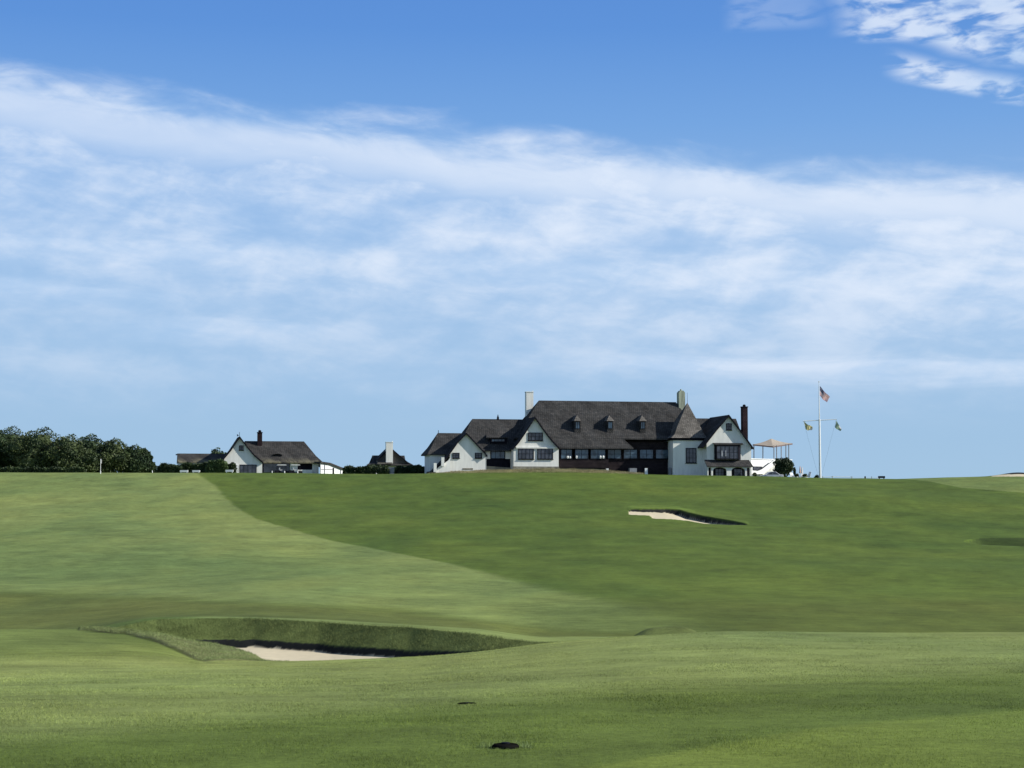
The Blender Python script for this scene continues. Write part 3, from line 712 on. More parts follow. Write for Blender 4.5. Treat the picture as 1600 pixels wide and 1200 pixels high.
# --- chimneys
def chimney(x0, x1, r0, r1, t, th_, m, par, cap=None, taper=0):
    a, b = P(x0, r1, t), P(x1, r0, t); mb = MB()
    pts = [(a.x, t, a.z), (b.x, t, a.z), (b.x, t, b.z), (a.x, t, b.z)]
    mb.prism(pts, (0, th_, 0)); c = mb.build('chimney', m, par)
    mb = MB()
    if cap == 'slab': mb.box(a.x - .06, b.x + .06, t - .06, t + th_ + .06, b.z + .004, b.z + .12); mb.tube((b.x - .08, t + .3, b.z + .12), (b.x - .08, t + .3, b.z + .3), .07)
    if cap == 'pot':
        h = th_ / 2; xm = (a.x + b.x) / 2; hw = (b.x - a.x) / 2
        mb.prism([(a.x, t, b.z + .003), (b.x, t, b.z + .003), (xm + hw * .5, t, b.z + .35), (xm - hw * .5, t, b.z + .35)], (0, th_, 0)); mb.tube((xm, t + h, b.z + .35), (xm, t + h, b.z + .62), .2, .14)
    if cap == 'ball':
        h = th_ / 2; xm = (a.x + b.x) / 2; hw = (b.x - a.x) / 2
        mb.box(a.x - .07, b.x + .07, t - .07, t + th_ + .07, b.z + .003, b.z + .16); mb.lathe([(.24, b.z + .16), (.28, b.z + .3), (.26, b.z + .42), (.12, b.z + .52)], xm, t + h)
    mb.build('chimney_cap', M['timber'] if cap == 'ball' else m, c)
    return c
chimney(822.5, 833.5, 613, 660, 8.0, 1.1, M['stucco'], mr, 'slab')
chimney(1061, 1070.5, 613.5, 660, 6.2, 1.2, M['stucco_old'], mr, 'pot')
# --- tower with its steep pyramid
t0, ts = -.1, 5.7
a = P(1052, 742, t0); b = P(1105, 742, t0); zt = P(1078, 688, t0).z
mb = MB(); mb.box(a.x, b.x, t0, t0 + ts, a.z - .5, zt); mb.build('wall', M['stucco'], root)
mb = MB(); mb.box(a.x - .22, b.x + .1, t0 - .22, t0 + ts + .2, zt, zt + .38); mb.build('cornice', M['timber'], root)
o = .45; x0, x1, y0, y1 = a.x - o, b.x + .15, t0 - o, t0 + ts + o; zb = zt + .39
ax, ay = (x0 + x1) / 2, (y0 + y1) / 2; az = P(1074, 629, ay).z; ax = P(1074, 629, ay).x
mb = MB(); hs = [(1.0, 0), (.80, .10), (.55, .40), (.0, 1.0)]; rings = []
for f, hz in hs:
    zz = zb + (az - zb) * hz
    rings.append([Vector((ax + (x - ax) * f, ay + (y - ay) * f, zz)) for x, y in ((x0, y0), (x1, y0), (x1, y1), (x0, y1))])
for q0, q1 in zip(rings[:-2], rings[1:-1]):
    for k in range(4): mb.poly([q0[k], q0[(k+1) % 4], q1[(k+1) % 4], q1[k]])
for k in range(4): mb.poly([rings[-2][k], rings[-2][(k+1) % 4], Vector((ax, ay, az))])
mb.poly(rings[0][::-1]); tr = mb.build('tower_roof', M['shingle_new'], root)
mb = MB(); mb.tube((ax, ay, az - .1), (ax, ay, az + 1.7), .035, .02); mb.build('finial', M['timber'], tr)
H.window(1071.5, 1088, 700, 723.5, t0, 3, 3)
# --- link roof and east gable
l0, l1 = P(1080, 653.5, 7.0), P(1150, 653.5, 7.0); l1.z = l0.z; ll0 = Vector((l0.x, 2.6, P(1100, 690, 2.6).z)); ll1 = Vector((l1.x, 2.6, ll0.z))
roofpoly([[l0, l1, ll1, ll0], [l0, l1, Vector((l1.x, 11.4, ll0.z)), Vector((l0.x, 11.4, ll0.z))]], M['shingle'])
mbx = MB(); mbx.box(l0.x, l1.x, 3.0, 11, a.z - .5, ll0.z - .2); mbx.build('wall', M['stucco'], root)
g3 = H.gable((1139, 648), [(1120, 670), (1098, 698)], [(1158, 673), (1177.5, 700)], -2.9, 7.2, -2.4, 745, M['stucco'], M['shingle'], wl=1104.5, wr=1174)
H.window(1134.5, 1143, 661.5, 672, -2.4, 2, 2)
# bay window
pa, pb = P(1119, 718, -3.1), P(1154, 695, -3.1)
mb = MB(); mb.prism([(pa.x, -3.1, pa.z), (pb.x, -3.1, pa.z), (pb.x + .6, -2.4, pa.z), (pa.x - .1, -2.4, pa.z)], (0, 0, pb.z - pa.z)); mb.build('bay', M['timber'], root)
H.window(1119.5, 1153.5, 696.5, 717, -3.1, 5, 2, fw=.09)
for px in (1127.5, 1133): H.boxp(px, px + 1.6, 704, 713, -3.17, .03, M['curtain'], 'curtain')
pa, pb = P(1106, 694.8, -3.1), P(1160, 694, -3.1); mb = MB(); mb.prism([(pa.x + 1.1, -3.25, pa.z), (pb.x + .1, -3.25, pa.z), (pb.x + .3, -2.4, pa.z + .25), (pa.x + 1.1, -2.4, pa.z + .25)], (0, 0, .09)); mb.build('bay_roof', M['shingle'], root)
# skirt roof and arcade
za, zb = P(1140, 718.5, -2.4).z, P(1140, 728.5, -3.7).z; xa, xb = P(1104.5, 728, -3.7).x, P(1177, 728, -3.7).x
mb = MB(); mb.prism([(xa, -3.7, zb), (xb, -3.7, zb), (xb - .3, -2.4, za), (xa, -2.4, za)], (0, 0, -.14)); mb.build('skirt_roof', M['shingle'], root)
def arcade(x0, x1, opens, t, th_, zb0, zt0, m):
    mb = MB(); cur = x0
    for (oa, ob) in opens:
        mb.box(cur, oa, t, t + th_, zb0, zt0)
        r = (ob - oa) / 2; ztop = zt0 - .12; k = 8; zs = ztop - min(r, .55); prev = None
        for i_ in range(k + 1):
            an = math.pi - math.pi * i_ / k; p_ = ((oa + ob) / 2 + r * math.cos(an), zs + (ztop - zs) * math.sin(an))
            if prev: mb.prism([(prev[0], t, prev[1]), (p_[0], t, p_[1]), (p_[0], t, zt0), (prev[0], t, zt0)], (0, th_, 0))
            prev = p_
        cur = ob
    mb.box(cur, x1, t, t + th_, zb0, zt0)
    return mb.build('arcade', m, root)
zb0 = P(1140, 745, -3.4).z
X_ = lambda px: P(px, 735, -3.4).x
arcade(X_(1105.5), X_(1174.5), [(X_(1107), X_(1111.5)), (X_(1114), X_(1135.5)), (X_(1143), X_(1164.5)), (X_(1167), X_(1172))], -3.4, .35, zb0, zb - .05, M['stucco'])
H.boxp(1105.5, 1173.5, 729, 745, -2.46, .05, M['timber'], 'porch_wall')
H.window(1117, 1133, 732, 745, -2.5, 3, 2, 'glass', sill=False); H.window(1146, 1162, 732, 745, -2.5, 3, 2, 'glass', sill=False)
chimney(1160.8, 1168.3, 636.5, 690, 3.5, 1.0, M['brick'], g3, 'ball')

# ================================================================== LEFT HOUSE
H = Frame('house', 430, 312, TH, 741, 'white gabled cottage with brick chimney and mossy hipped roof, left of the clubhouse', 'house')
P = H.P; root = H.root
hr0, hr1 = P(382, 689, 6.5), P(475, 689, 6.5); hr1.z = hr0.z
he0, he1 = P(400, 722, 2.2), P(505, 721, 2.2); he1.z = he0.z
hb0, hb1 = Vector((he0.x, 10.8, he0.z)), Vector((he1.x, 10.8, he0.z))
hr = roofpoly(belled_slope(hr0, hr1, he0, he1) + belled_slope(hr0, hr1, hb0, hb1) + belled_hip(hr1, he1, hb1), M['shingle_moss'])
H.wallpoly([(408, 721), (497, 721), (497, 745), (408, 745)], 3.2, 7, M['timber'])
H.wallpoly([(412, 724.5), (452, 724.5), (452, 738), (412, 738)], 3.1, .1, M['glass'], 'glazing')
H.wallpoly([(453, 723), (465, 723), (465, 745), (453, 745)], 3.0, .3, M['stucco'], 'wall_panel')
H.wallpoly([(488, 722), (498, 722), (498, 745), (488, 745)], 2.9, .3, M['stucco'], 'wall_panel')
H.wallpoly([(465, 734), (488, 734), (488, 745), (465, 745)], 2.5, .3, M['stucco'], 'low_wall')
# eyebrow vent in the roof
f = (hr0.z - P(434, 711, 4).z) / (hr0.z - he0.z); tv = 6.5 - 4.3 * f - .25; c = P(434, 711, tv)
mb = MB()
for i_ in range(6):
    a0, a1 = math.pi * i_ / 6, math.pi * (i_ + 1) / 6
    p0 = (c.x - .8 * math.cos(a0), tv, c.z - .1 + .28 * math.sin(a0)); p1 = (c.x - .8 * math.cos(a1), tv, c.z - .1 + .28 * math.sin(a1))
    mb.prism([p0, p1, (p1[0], tv + .8, p1[2] + .05), (p0[0], tv + .8, p0[2] + .05)], (0, 0, .1))
mb.build('eyebrow_vent', M['shingle'], hr)
hg = H.gable((374.5, 681.5), [(361, 702), (345, 721)], [(388, 699.5), (398, 711), (411.5, 722)], -.45, 6.8, 0, 745, M['stucco'], M['shingle'], wl=350, wr=409.5)
H.window(373.5, 380.5, 696, 703.5, 0, 2, 2, fw=.08)
H.window(374, 401, 726, 741, 0, 4, 1, 'glass', name='door', sill=False)
H.boxp(366.5, 373, 726, 742, -.25, .25, M['white'], 'pilaster'); H.boxp(353, 366, 725, 743, -.05, .1, M['timber'], 'passage')
a = P(374, 681, 0)
mb = MB(); mb.tube((a.x, -.3, a.z), (a.x, -.3, a.z + .65), .035); mb.box(a.x - .35, a.x + .02, -.32, -.28, a.z - .02 + .05, a.z + .12); mb.box(a.x - .42, a.x - .28, -.33, -.27, a.z - .1, a.z + .25); mb.build('weathervane', M['timber'], hg)
chimney(402.3, 409.8, 676.5, 700, 5.6, .9, M['brick'], hr, 'ball')
# low extension to the left
x0_, x1_ = P(277, 708.5, 5.5), P(372, 708.5, 5.5); y0_, y1_ = P(277.5, 722, 2.6), P(372, 722, 2.6); x1_.z = x0_.z; y1_.z = y0_.z; x0_.x = y0_.x
er = roofpoly([[x0_, x1_, y1_, y0_], [x0_, x1_, Vector((x1_.x, 8.4, y0_.z)), Vector((x0_.x, 8.4, y0_.z))]], M['shingle_moss'], .15)
mb = MB(); zb_ = P(300, 745, 3).z; mb.prism([(y0_.x + .12, 2.9, zb_), (y0_.x + .12, 8.1, zb_), (y0_.x + .12, 8.1, y0_.z), (x0_.x + .12, 5.5, x0_.z - .17), (y0_.x + .12, 2.9, y0_.z)], (y1_.x - y0_.x - .5, 0, 0)); mb.build('wall', M['stucco'], root)
c = P(275.5, 710.5, 5.5); mb = MB(); mb.box(c.x - .1, c.x + .35, 5.4, 5.6, c.z - .1, c.z + .12); mb.build('finial', M['timber'], er)
# lean-to with a sunlit white wall at the right end
mb = MB()
A0, A1 = P(501, 742, 1.0), P(540, 742, 5.0)
def on(f, row): 
    p = A0.lerp(A1, f); q = P(501 + 39 * f, row, p.y); return Vector((p.x, p.y, q.z))
wall_pts = [on(0, 744), on(1, 744), on(1, 734), on(.75, 731), on(.33, 724), on(.1, 722), on(0, 722)]
mb.prism(wall_pts, (-.12, .25, 0)); mb.build('shed_wall', M['white'], root)
top = [on(-.03, 721), on(.35, 723), on(.8, 730), on(1.08, 732.5)]
mb = MB()
for p_, q_ in zip(top[:-1], top[1:]):
    mb.prism([p_, q_, q_ + Vector((-2.4, 4.2, .0)), p_ + Vector((-2.4, 4.2, .0))], (0, 0, -.3))
    mb.prism([p_ + Vector((.1, -.3, 0)), q_ + Vector((.1, -.3, 0)), q_, p_], (0, 0, -.3))
mb.build('shed_roof', M['shingle'], root)
for f, w_ in ((.16, .08), (.50, .3), (.80, .07)):
    p_ = on(f, 742); zt_ = on(f, 726 if f < .4 else 731).z; mb = MB(); mb.box(p_.x - w_ / 2, p_.x + w_ / 2, p_.y - .14, p_.y - .02, p_.z, zt_); mb.build('door' if w_ > .2 else 'batten', M['timber'] if w_ > .2 else M['grey'], root)
mb = MB(); a_, b_ = on(.02, 733.6), on(.48, 733.6); mb.prism([a_, b_, b_ + Vector((0, 0, .1)), a_ + Vector((0, 0, .1))], (.03, -.07, 0)); mb.build('rail', M['grey'], root)

# ================================================================== BACK LODGE (between)
H = Frame('lodge', 610, 345, TH, 739, 'low dark-roofed lodge with a broad white chimney behind the clipped hedge', 'lodge')
P = H.P; root = H.root
a0, a1 = P(582, 711.5, 5), P(632, 711.5, 5); a1.z = a0.z; b0, b1 = P(573, 726, .5), P(646, 726, .5); b1.z = b0.z
mid0, mid1 = P(580, 724, 2.6), P(636, 724, 2.6)
lr = roofpoly([[a0, a1, Vector((a1.x, 3.4, b0.z + .7)), Vector((a0.x, 3.4, b0.z + .7))], [Vector((a0.x - .3, 3.4, b0.z + .7)), Vector((a1.x + .3, 3.4, b0.z + .7)), b1, b0],
     [a0, a1, Vector((a1.x + .3, 9.5, b0.z)), Vector((a0.x - .3, 9.5, b0.z))]], M['shingle'])
mb = MB(); mb.prism([(a0.x, 3.4, b0.z + .5), (a0.x, 8.0, b0.z + .5), (a0.x, 5.6, a0.z - .05), (a0.x, 5.0, a0.z - .05)], (a1.x - a0.x, 0, 0)); mb.build('wall', M['timber'], root)
H.wallpoly([(576, 727), (643, 727), (643, 745), (576, 745)], 1.2, 7, M['stucco'])
H.gable((609.5, 698.5), [(590, 717.5)], [(625, 712), (642, 726)], 1.0, 6, 1.5, 728, M['shingle_new'], M['shingle'], th=.18)
H.boxp(590, 613, 722.5, 725.3, .3, .4, M['shingle_new'], 'ledge')
chimney(603.3, 614, 691.5, 724, .6, 1.0, M['stucco'], lr, 'slab')

# ================================================================== foliage
def leaves(name, blobs, n, size, m, parent=None, core=.72, seed=0, box=None):
    r = np.random.default_rng(seed)
    pts = []; nrm = []
    if box is None:
        vol = np.array([b[3] * b[4] * b[5] for b in blobs]) ** .7; pr = vol / vol.sum()
        ch = r.choice(len(blobs), n, p=pr); B_ = np.array(blobs)[ch]
        d = r.normal(size=(n, 3)); d /= np.linalg.norm(d, axis=1)[:, None]
        rad = (.72 + .36 * r.random(n) ** .7) * (1 + .16 * np.sin(d[:, 0] * 5 + B_[:, 0]) * np.cos(d[:, 2] * 6 + B_[:, 1]))
        pts = B_[:, :3] + d * rad[:, None] * B_[:, 3:6]
    else:
        x0, x1, y0, y1, z1, rd = box
        k = r.random(n); X = r.uniform(x0, x1, n); Y = r.uniform(y0, y1, n); Zv = r.uniform(0, z1, n)
        fcs = r.integers(0, 4, n)
        Y = np.where(fcs == 0, y0, Y); Zv = np.where(fcs == 1, z1, Zv); Y = np.where(fcs == 2, y0, Y); X = np.where(fcs == 3, np.where(k < .5, x0, x1), X)
        pts = np.stack([X, Y, Zv], 1) + r.normal(0, .09, (n, 3))
        bump_ = .12 * np.sin(X * 1.7 + seed) + .08 * np.sin(X * 4.1); pts[:, 2] += bump_ * (pts[:, 2] / z1)
        ex = np.minimum(pts[:, 0] - x0, x1 - pts[:, 0]); pts[:, 2] -= np.where(ex < rd, (rd - np.clip(ex, 0, rd)) ** 2 / rd * .9, 0) * (pts[:, 2] / z1)
    a = r.normal(size=(n, 3)); a /= np.linalg.norm(a, axis=1)[:, None]; b = np.cross(a, r.normal(size=(n, 3))); b /= np.linalg.norm(b, axis=1)[:, None]
    s_ = size * (.5 + r.random(n))[:, None]
    co = np.stack([pts - a * s_, pts + b * s_ * .6, pts + a * s_, pts - b * s_ * .6], 1).reshape(-1, 3)
    vs = co.tolist(); fs = [(4*i_, 4*i_+1, 4*i_+2, 4*i_+3) for i_ in range(n)]
    if box is None and core:
        for b_ in blobs:
            k0 = len(vs); nu, nv = 8, 5
            for iv in range(1, nv):
                for iu in range(nu):
                    th = math.pi * iv / nv; ph = 2 * math.pi * iu / nu; q = core * (.9 + .2 * r.random())
                    vs.append([b_[0] + b_[3]*q*math.sin(th)*math.cos(ph), b_[1] + b_[4]*q*math.sin(th)*math.sin(ph), b_[2] + b_[5]*q*math.cos(th)])
            for iv in range(nv - 2):
                for iu in range(nu): fs.append((k0+iv*nu+iu, k0+(iv+1)*nu+iu, k0+(iv+1)*nu+(iu+1) % nu, k0+iv*nu+(iu+1) % nu))
            fs.append(tuple(k0 + iu for iu in range(nu))); fs.append(tuple(k0 + (nv-2)*nu + iu for iu in range(nu - 1, -1, -1)))
    elif box is not None:
        mbb = MB(); mbb.box(x0 + .25, x1 - .25, y0 + .12, y1 - .05, -.3, z1 - .12); k0 = len(vs); vs += [list(v_) for v_ in mbb.v]; fs += [tuple(k0 + i_ for i_ in f_) for f_ in mbb.f]
    me = bpy.data.meshes.new(name); me.from_pydata(vs, [], fs); me.update()
    return link_mesh(name, me, m, parent)
def tree(px, Yd, hgt, wid, label, name='broadleaf_tree', m='leaf', n=17000, seed=1, nb=13, group=None, dp=None):
    kx = ray(px, 740)[0]; x = kx * Yd; z0 = height(x, Yd)
    t = tag(empty(name, (x, Yd, z0)), label, 'tree', group); r = random.Random(seed)
    hw = wid / 2; blobs = []
    for k in range(nb):
        an = 2 * math.pi * k / nb + r.random(); q = hw * (.30 + .32 * r.random()); zc = hgt * (.20 + .48 * r.random())
        blobs.append((q * math.cos(an), q * math.sin(an) * .9, zc, hw * (.22 + .22 * r.random()), hw * .4, hgt * (.13 + .12 * r.random())))
    blobs.append((0, 0, hgt * .66, hw * .52, hw * .5, hgt * .33)); blobs.append((0, 0, hgt * .38, hw * .72, hw * .6, hgt * .32))
    leaves('crown', blobs, n, .17 if hgt > 4 else .12, M[m], t, seed=seed)
    mb = MB(); mb.tube((0, 0, -.3), (.1, 0, hgt * .35), .28, .19); mb.tube((.1, 0, hgt * .35), (.0, .1, hgt * .72), .19, .08)
    for k in range(6):
        an = r.random() * 6.28; zb = hgt * (.22 + .2 * r.random()); mb.tube((.05, 0, zb), (hw * .6 * math.cos(an), hw * .5 * math.sin(an), zb + hgt * .28), .11, .04, 6)
    mb.build('trunk', M['bark'], t)
    return t
G = 'broadleaf trees at the left edge of the course'
mpx = lambda Yd: Yd / F        # metres per photo pixel
for (px, Yd, top, wpx, lab, m, sd_) in (
    (-60, 322, 672, 100, 'dark broadleaf tree cut by the left frame edge', 'leaf', 11),
    (12, 326, 668, 90, 'tall dark tree at the far left, second crown of the grove', 'leaf', 12),
    (62, 320, 669.5, 84, 'tall rounded tree in the middle of the left grove', 'leaf2', 13),
    (104, 318, 680, 72, 'olive-tinted tree on the right shoulder of the tall grove', 'leaf2', 14),
    (138, 330, 680, 62, 'flat-topped tree just right of the dip in the tree line', 'leaf', 15),
    (176, 326, 686, 60, 'bushy tree right above the white flagstick', 'leaf2', 16),
    (208, 328, 696, 50, 'smaller tree stepping down right of the flagstick', 'leaf', 17),
    (229, 330, 708, 26, 'lowest shrubby tree at the right end of the left grove', 'leaf', 18),
    (130, 317, 704, 44, 'low bush filling the foot of the grove beside the flagstick', 'leaf2', 19)):
    x = ray(px, 740)[0] * Yd; zt = zof(top, Yd); hg = zt - height(x, Yd)
    tree(px, Yd, hg, wpx * 1.3 * mpx(Yd), lab, m=m, seed=sd_, group=G)
x = ray(338, 740)[0] * 340; tree(337, 340, zof(699.5, 340) - height(x, 340), 40 * mpx(340), 'round tree top showing behind the low roof of the left cottage', m='leaf', seed=31, n=4000)

def hedge(px0, px1, top, Yd, dep, label, seed, n=5000, rd=.5, name='hedge', hm='hedge'):
    xa, xb = ray(px0, 740)[0] * Yd, ray(px1, 740)[0] * Yd; xm = (xa + xb) / 2; z0 = min(height(xm, Yd), zof(741, Yd)) - .3
    o = leaves(name, None, n, .13, M[hm], None, seed=seed, box=(xa - xm, xb - xm, 0, dep, zof(top, Yd) - z0, rd))
    o.location = (xm, Yd, z0); return tag(o, label, 'hedge' if name == 'hedge' else 'shrub')
hedge(243, 284, 726.5, 304, 2.5, 'long low dark hedge running out from the trees to the cottage extension', 41, rd=1.2)
hedge(282, 324, 725.5, 306, 2, 'clipped hedge under the eaves of the cottage extension', 42, rd=.3)
hedge(322, 353, 719.5, 305, 3, 'tall rounded green hedge left of the white cottage gable', 43, rd=1.1, hm='hedge_green')
hedge(353, 367, 725.5, 307, 1.2, 'small green hedge arch between the round hedge and the cottage wall', 44, n=1500, rd=.4)
hedge(537, 606.5, 730, 303, 2.2, 'clipped hedge running left of the pale garden gate', 45, rd=.3)
hedge(617.5, 682, 729, 303, 2.2, 'clipped hedge running right of the pale garden gate to the clubhouse', 46, rd=.3)
hedge(572, 604, 727.5, 306, 2.0, 'shaggier taller bush rising behind the hedge left of the gate', 47, n=2500, rd=1.2, name='shrub')
hedge(0, 130, 731.5, 302, 1.5, 'thin trimmed hedge line at the foot of the left grove', 48, n=6000, rd=.2)
hedge(-120, 0, 731.5, 302, 1.5, 'trimmed hedge continuing out of frame at the left', 49, n=4000, rd=.2)
def at(px, row, Yd): k = ray(px, row); return Vector((k[0] * Yd, Yd, k[1] * Yd))
# gate
p0 = at(607, 741, 303.4); gt = tag(empty('garden_gate', p0), 'pale grey-green wooden gate set in the clipped hedge', 'gate')
wg = 10 * mpx(303); hg = 11.5 * mpx(303)
for k in range(2):
    mb = MB(); x_ = (0, wg - .12)[k]; mb.box(x_, x_ + .12, 0, .12, 0, hg); mb.build('post', M['grey'], gt)
mb = MB()
for k in range(6): mb.box(.14 + k * (wg - .28) / 6, .14 + (k + .82) * (wg - .28) / 6, .03, .08, .05, hg - .1)
mb.box(.12, wg - .12, .08, .11, .2, .3); mb.box(.12, wg - .12, .08, .11, hg - .4, hg - .3); mb.build('gate_panel', M['grey'], gt)

# ================================================================== TERRACE, canopy, planting on the right
H = Frame('terrace', 1195, 308, R(42), 744, 'raised white terrace with parapet and sloping stair beside the right gable', 'terrace')
P = H.P; root = H.root
H.wallpoly([(1172, 717.5), (1213, 717), (1213, 746), (1172, 746)], -.2, 6, M['white'])
a_, b_ = P(1172, 717.5, -.3), P(1238, 715.5, -.3)
mb = MB(); mb.box(a_.x, b_.x, -.32, 6.1, a_.z, a_.z + .14); mb.build('coping', M['white'], root)
mb = MB(); c0 = P(1213, 717.2, 0); mb.box(c0.x, b_.x, .2, 6, c0.z - 2.2, a_.z - .01); mb.build('deck', M['stucco'], root)
H.window(1176.5, 1190.5, 729, 734.5, -.22, 1, 1, sill=False, fw=.05)
mb = MB(); rr_ = [(1212, 717), (1214, 718.5), (1214, 723.5), (1193, 740.5), (1180, 741), (1179, 738), (1189, 734.5)]
mb.prism([P(*p_, -1.2) for p_ in rr_], (0, .25, 0)); sr = mb.build('stair_parapet', M['white'], root)
mb = MB(); mb.tube(P(1213, 717, -1.1), P(1189, 733, -1.1), .07); mb.build('handrail', M['timber'], sr)
mb = MB()
for k in range(10):
    q = P(1192 + 2.1 * k, 742, -.9); zt_ = P(1192 + 2.1 * k, 739 - 1.9 * k, -.9).z; mb.box(q.x, q.x + .25, -.9, -.25, q.z - .2, zt_)
mb.build('stair', M['stucco'], root)
# canopy
cz = P(1205, 685.5, 3.0); ca = empty('canopy', (0, 0, 0)); tag(ca, 'tan canvas canopy on slim dark posts above the white terrace', 'canopy')
def Wd(v): 
    q = root.matrix_world if False else Matrix.Translation((H.Ox, H.Oy, H.Oz)) @ Matrix.Rotation(H.th, 4, 'Z'); return q @ Vector(v)
base = Wd(P(1205, 718, 3.0)); ca.location = base
def cp(px, row, t): return Wd(P(px, row, t)) - base
q0, q1, q2, q3 = cp(1184, 696.3, .2), cp(1213.5, 697, .2), cp(1238.5, 692.8, 5.8), cp(1175, 694.5, 5.8)
q1 = cp(1208, 697.4, -.6)
top_ = cp(1205, 685.3, 2.6); mb = MB()
qs = [cp(1176, 694.2, 1.6), q1, q2, cp(1200, 692.4, 6.5)]
for k in range(4):
    a1_, b1_ = qs[k], qs[(k+1) % 4]; n_ = 5
    for i_ in range(n_):
        u0, u1 = i_ / n_, (i_ + 1) / n_
        def cv(e_, f): v_ = e_.lerp(top_, f); v_.z -= .16 * math.sin(math.pi * f); return v_
        mb.poly([cv(a1_, u0), cv(b1_, u0), cv(b1_, u1), cv(a1_, u1)] if u1 < 1 else [cv(a1_, u0), cv(b1_, u0), top_])
mb.build('canvas', M['canvas'], ca)
mb = MB()
for k in range(4):
    a1_, b1_ = qs[k], qs[(k+1) % 4]; mb.prism([a1_, b1_, b1_ - Vector((0, 0, .22)), a1_ - Vector((0, 0, .22))], (0, .03, 0))
mb.build('valance', M['canvas_under'], ca)
for px, tt, rt in ((1209.3, -.2, 698), (1213.5, .1, 698), (1220.7, 2.2, 697), (1228, 3.5, 696), (1232.5, 4.3, 696), (1178, 3.0, 696), (1192, 5.5, 695)):
    mb = MB(); mb.tube(cp(px, 717.2, tt), cp(px, rt - 2.0, tt), .085); mb.build('post', M['grey'], ca)

# big dark shrub
def shrub(px, row, Yd, h, wd, label, seed, n=2500, m='hedge', name='shrub', sz=.13):
    p_ = at(px, row, Yd); t = tag(empty(name, p_), label, 'shrub'); r = random.Random(seed); bl = []
    for k in range(6):
        an = k * 1.05 + r.random(); bl.append((wd * .22 * math.cos(an), wd * .2 * math.sin(an), h * (.3 + .42 * r.random()), wd * .3, wd * .3, h * .27))
    bl.append((0, 0, h * .5, wd * .38, wd * .38, h * .45)); leaves('foliage', bl, n, sz, M[m], t, seed=seed)
    mb = MB(); mb.tube((0, 0, -.1), (0, 0, h * .5), wd * .04 + .02, .02); mb.build('stem', M['bark'], t); return t
shrub(1225, 746, 300, 30.5 * mpx(300), 31 * mpx(300), 'big dark round shrub standing under the canopy posts', 71, 6000)
shrub(1241.5, 744, 300.5, 14.5 * mpx(300), 4.2 * mpx(300), 'narrow dark upright shrub just right of the big round one', 72, 700, sz=.08)
shrub(1179, 744, 299.5, 6 * mpx(300), 6 * mpx(300), 'small round bush beside the foot of the terrace stair', 73, 600, sz=.09)

# car
def car(px0, px1, Yd, row, label):
    xa = at(px0, row, Yd); Lg = (px1 - px0) * mpx(Yd); t = tag(empty('parked_car', xa, R(8)), label, 'car'); sx = Lg / 4.5
    def prof(pts, y0, y1, m, nm, par): mb = MB(); mb.prism([(x_ * sx, y0, z_) for x_, z_ in pts], (0, y1 - y0, 0)); return mb.build(nm, m, par)
    b = [(.05, .35), (.0, .7), (.25, .84), (1.05, .92), (1.7, 1.36), (2.2, 1.45), (2.9, 1.43), (3.65, 1.02), (4.35, .95), (4.5, .7), (4.45, .35)]
    body = prof(b, 0, 1.75, M['silver'], 'body', t)
    for o_ in (body,):
        bv = o_.modifiers.new('b', 'BEVEL'); bv.width = .07; bv.segments = 2
    for y0, y1 in ((-.012, .0), (1.75, 1.762)):
        prof([(1.2, .95), (1.75, 1.32), (2.25, 1.39), (2.25, .95)], y0, y1, M['glass'], 'side_window', t)
        prof([(2.32, .95), (2.32, 1.39), (2.85, 1.37), (3.5, 1.03), (3.45, .95)], y0, y1, M['glass'], 'side_window', t)
    for x_ in (.85, 3.65):
        for y_ in (.02, 1.73):
            mb = MB(); mb.tube((x_ * sx, y_ - .11, .33), (x_ * sx, y_ + .11, .33), .33, n=16); wh = mb.build('wheel', M['tyre'], t)
            mb = MB(); mb.tube((x_ * sx, y_ - .13, .33), (x_ * sx, y_ + .13, .33), .2, n=12); mb.build('rim', M['grey'], wh)
    for y_ in (.25, 1.5):
        mb = MB(); mb.box(-.02, .06, y_ - .18, y_ + .18, .6, .74); mb.build('headlight', M['white'], t)
    return t
car(1190, 1226, 296.8, 750.5, 'silver saloon car, mostly hidden by the crest, below the terrace stair')
mb = MB()

# ------------------------------------------------------------------ small furniture
def garden_chair(px, row, Yd, rz, label, s=1.0, group='white garden chairs near the flagpole'):
    t = tag(empty('garden_chair', at(px, row, Yd), rz), label, 'chair', group); m = M['white']
    mb = MB()
    for k in range(5): mb.prism([(-.28 * s, (-.3 + k * .13) * s, (.40 - k * .02) * s), (.28 * s, (-.3 + k * .13) * s, (.40 - k * .02) * s), (.28 * s, (-.19 + k * .13) * s, (.385 - k * .02) * s), (-.28 * s, (-.19 + k * .13) * s, (.385 - k * .02) * s)], (0, 0, .03))
    mb.build('seat', m, t); mb = MB()
    for k in range(5):
        x_ = (-.28 + k * .115) * s; hh = (.98 + .08 * math.sin(math.pi * (k + .5) / 5)) * s; mb.prism([(x_, .3 * s, .32 * s), (x_ + .1 * s, .3 * s, .32 * s), (x_ + .1 * s, .58 * s, hh), (x_, .58 * s, hh)], (0, .03, 0))
    mb.build('backrest', m, t)
    for sx_ in (-1, 1):
        mb = MB(); mb.box(sx_ * .36 * s - .06, sx_ * .36 * s + .06, -.35 * s, .42 * s, .55 * s, .585 * s); mb.build('armrest', m, t)
        for y_ in (-.3, .3):
            mb = MB(); mb.box(sx_ * .32 * s - .035, sx_ * .32 * s + .035, y_ * s - .05, y_ * s + .05, 0, .55 * s); mb.build('leg', m, t)
    return t
garden_chair(1239, 748, 297, R(20), 'white slatted garden chair closest to the big round shrub', 1.0)
garden_chair(1246, 748.3, 298, R(-10), 'white slatted garden chair left of the closed umbrellas', .9)
garden_chair(1255, 748.5, 297, R(5), 'white slatted garden chair under the closed umbrellas', .9)
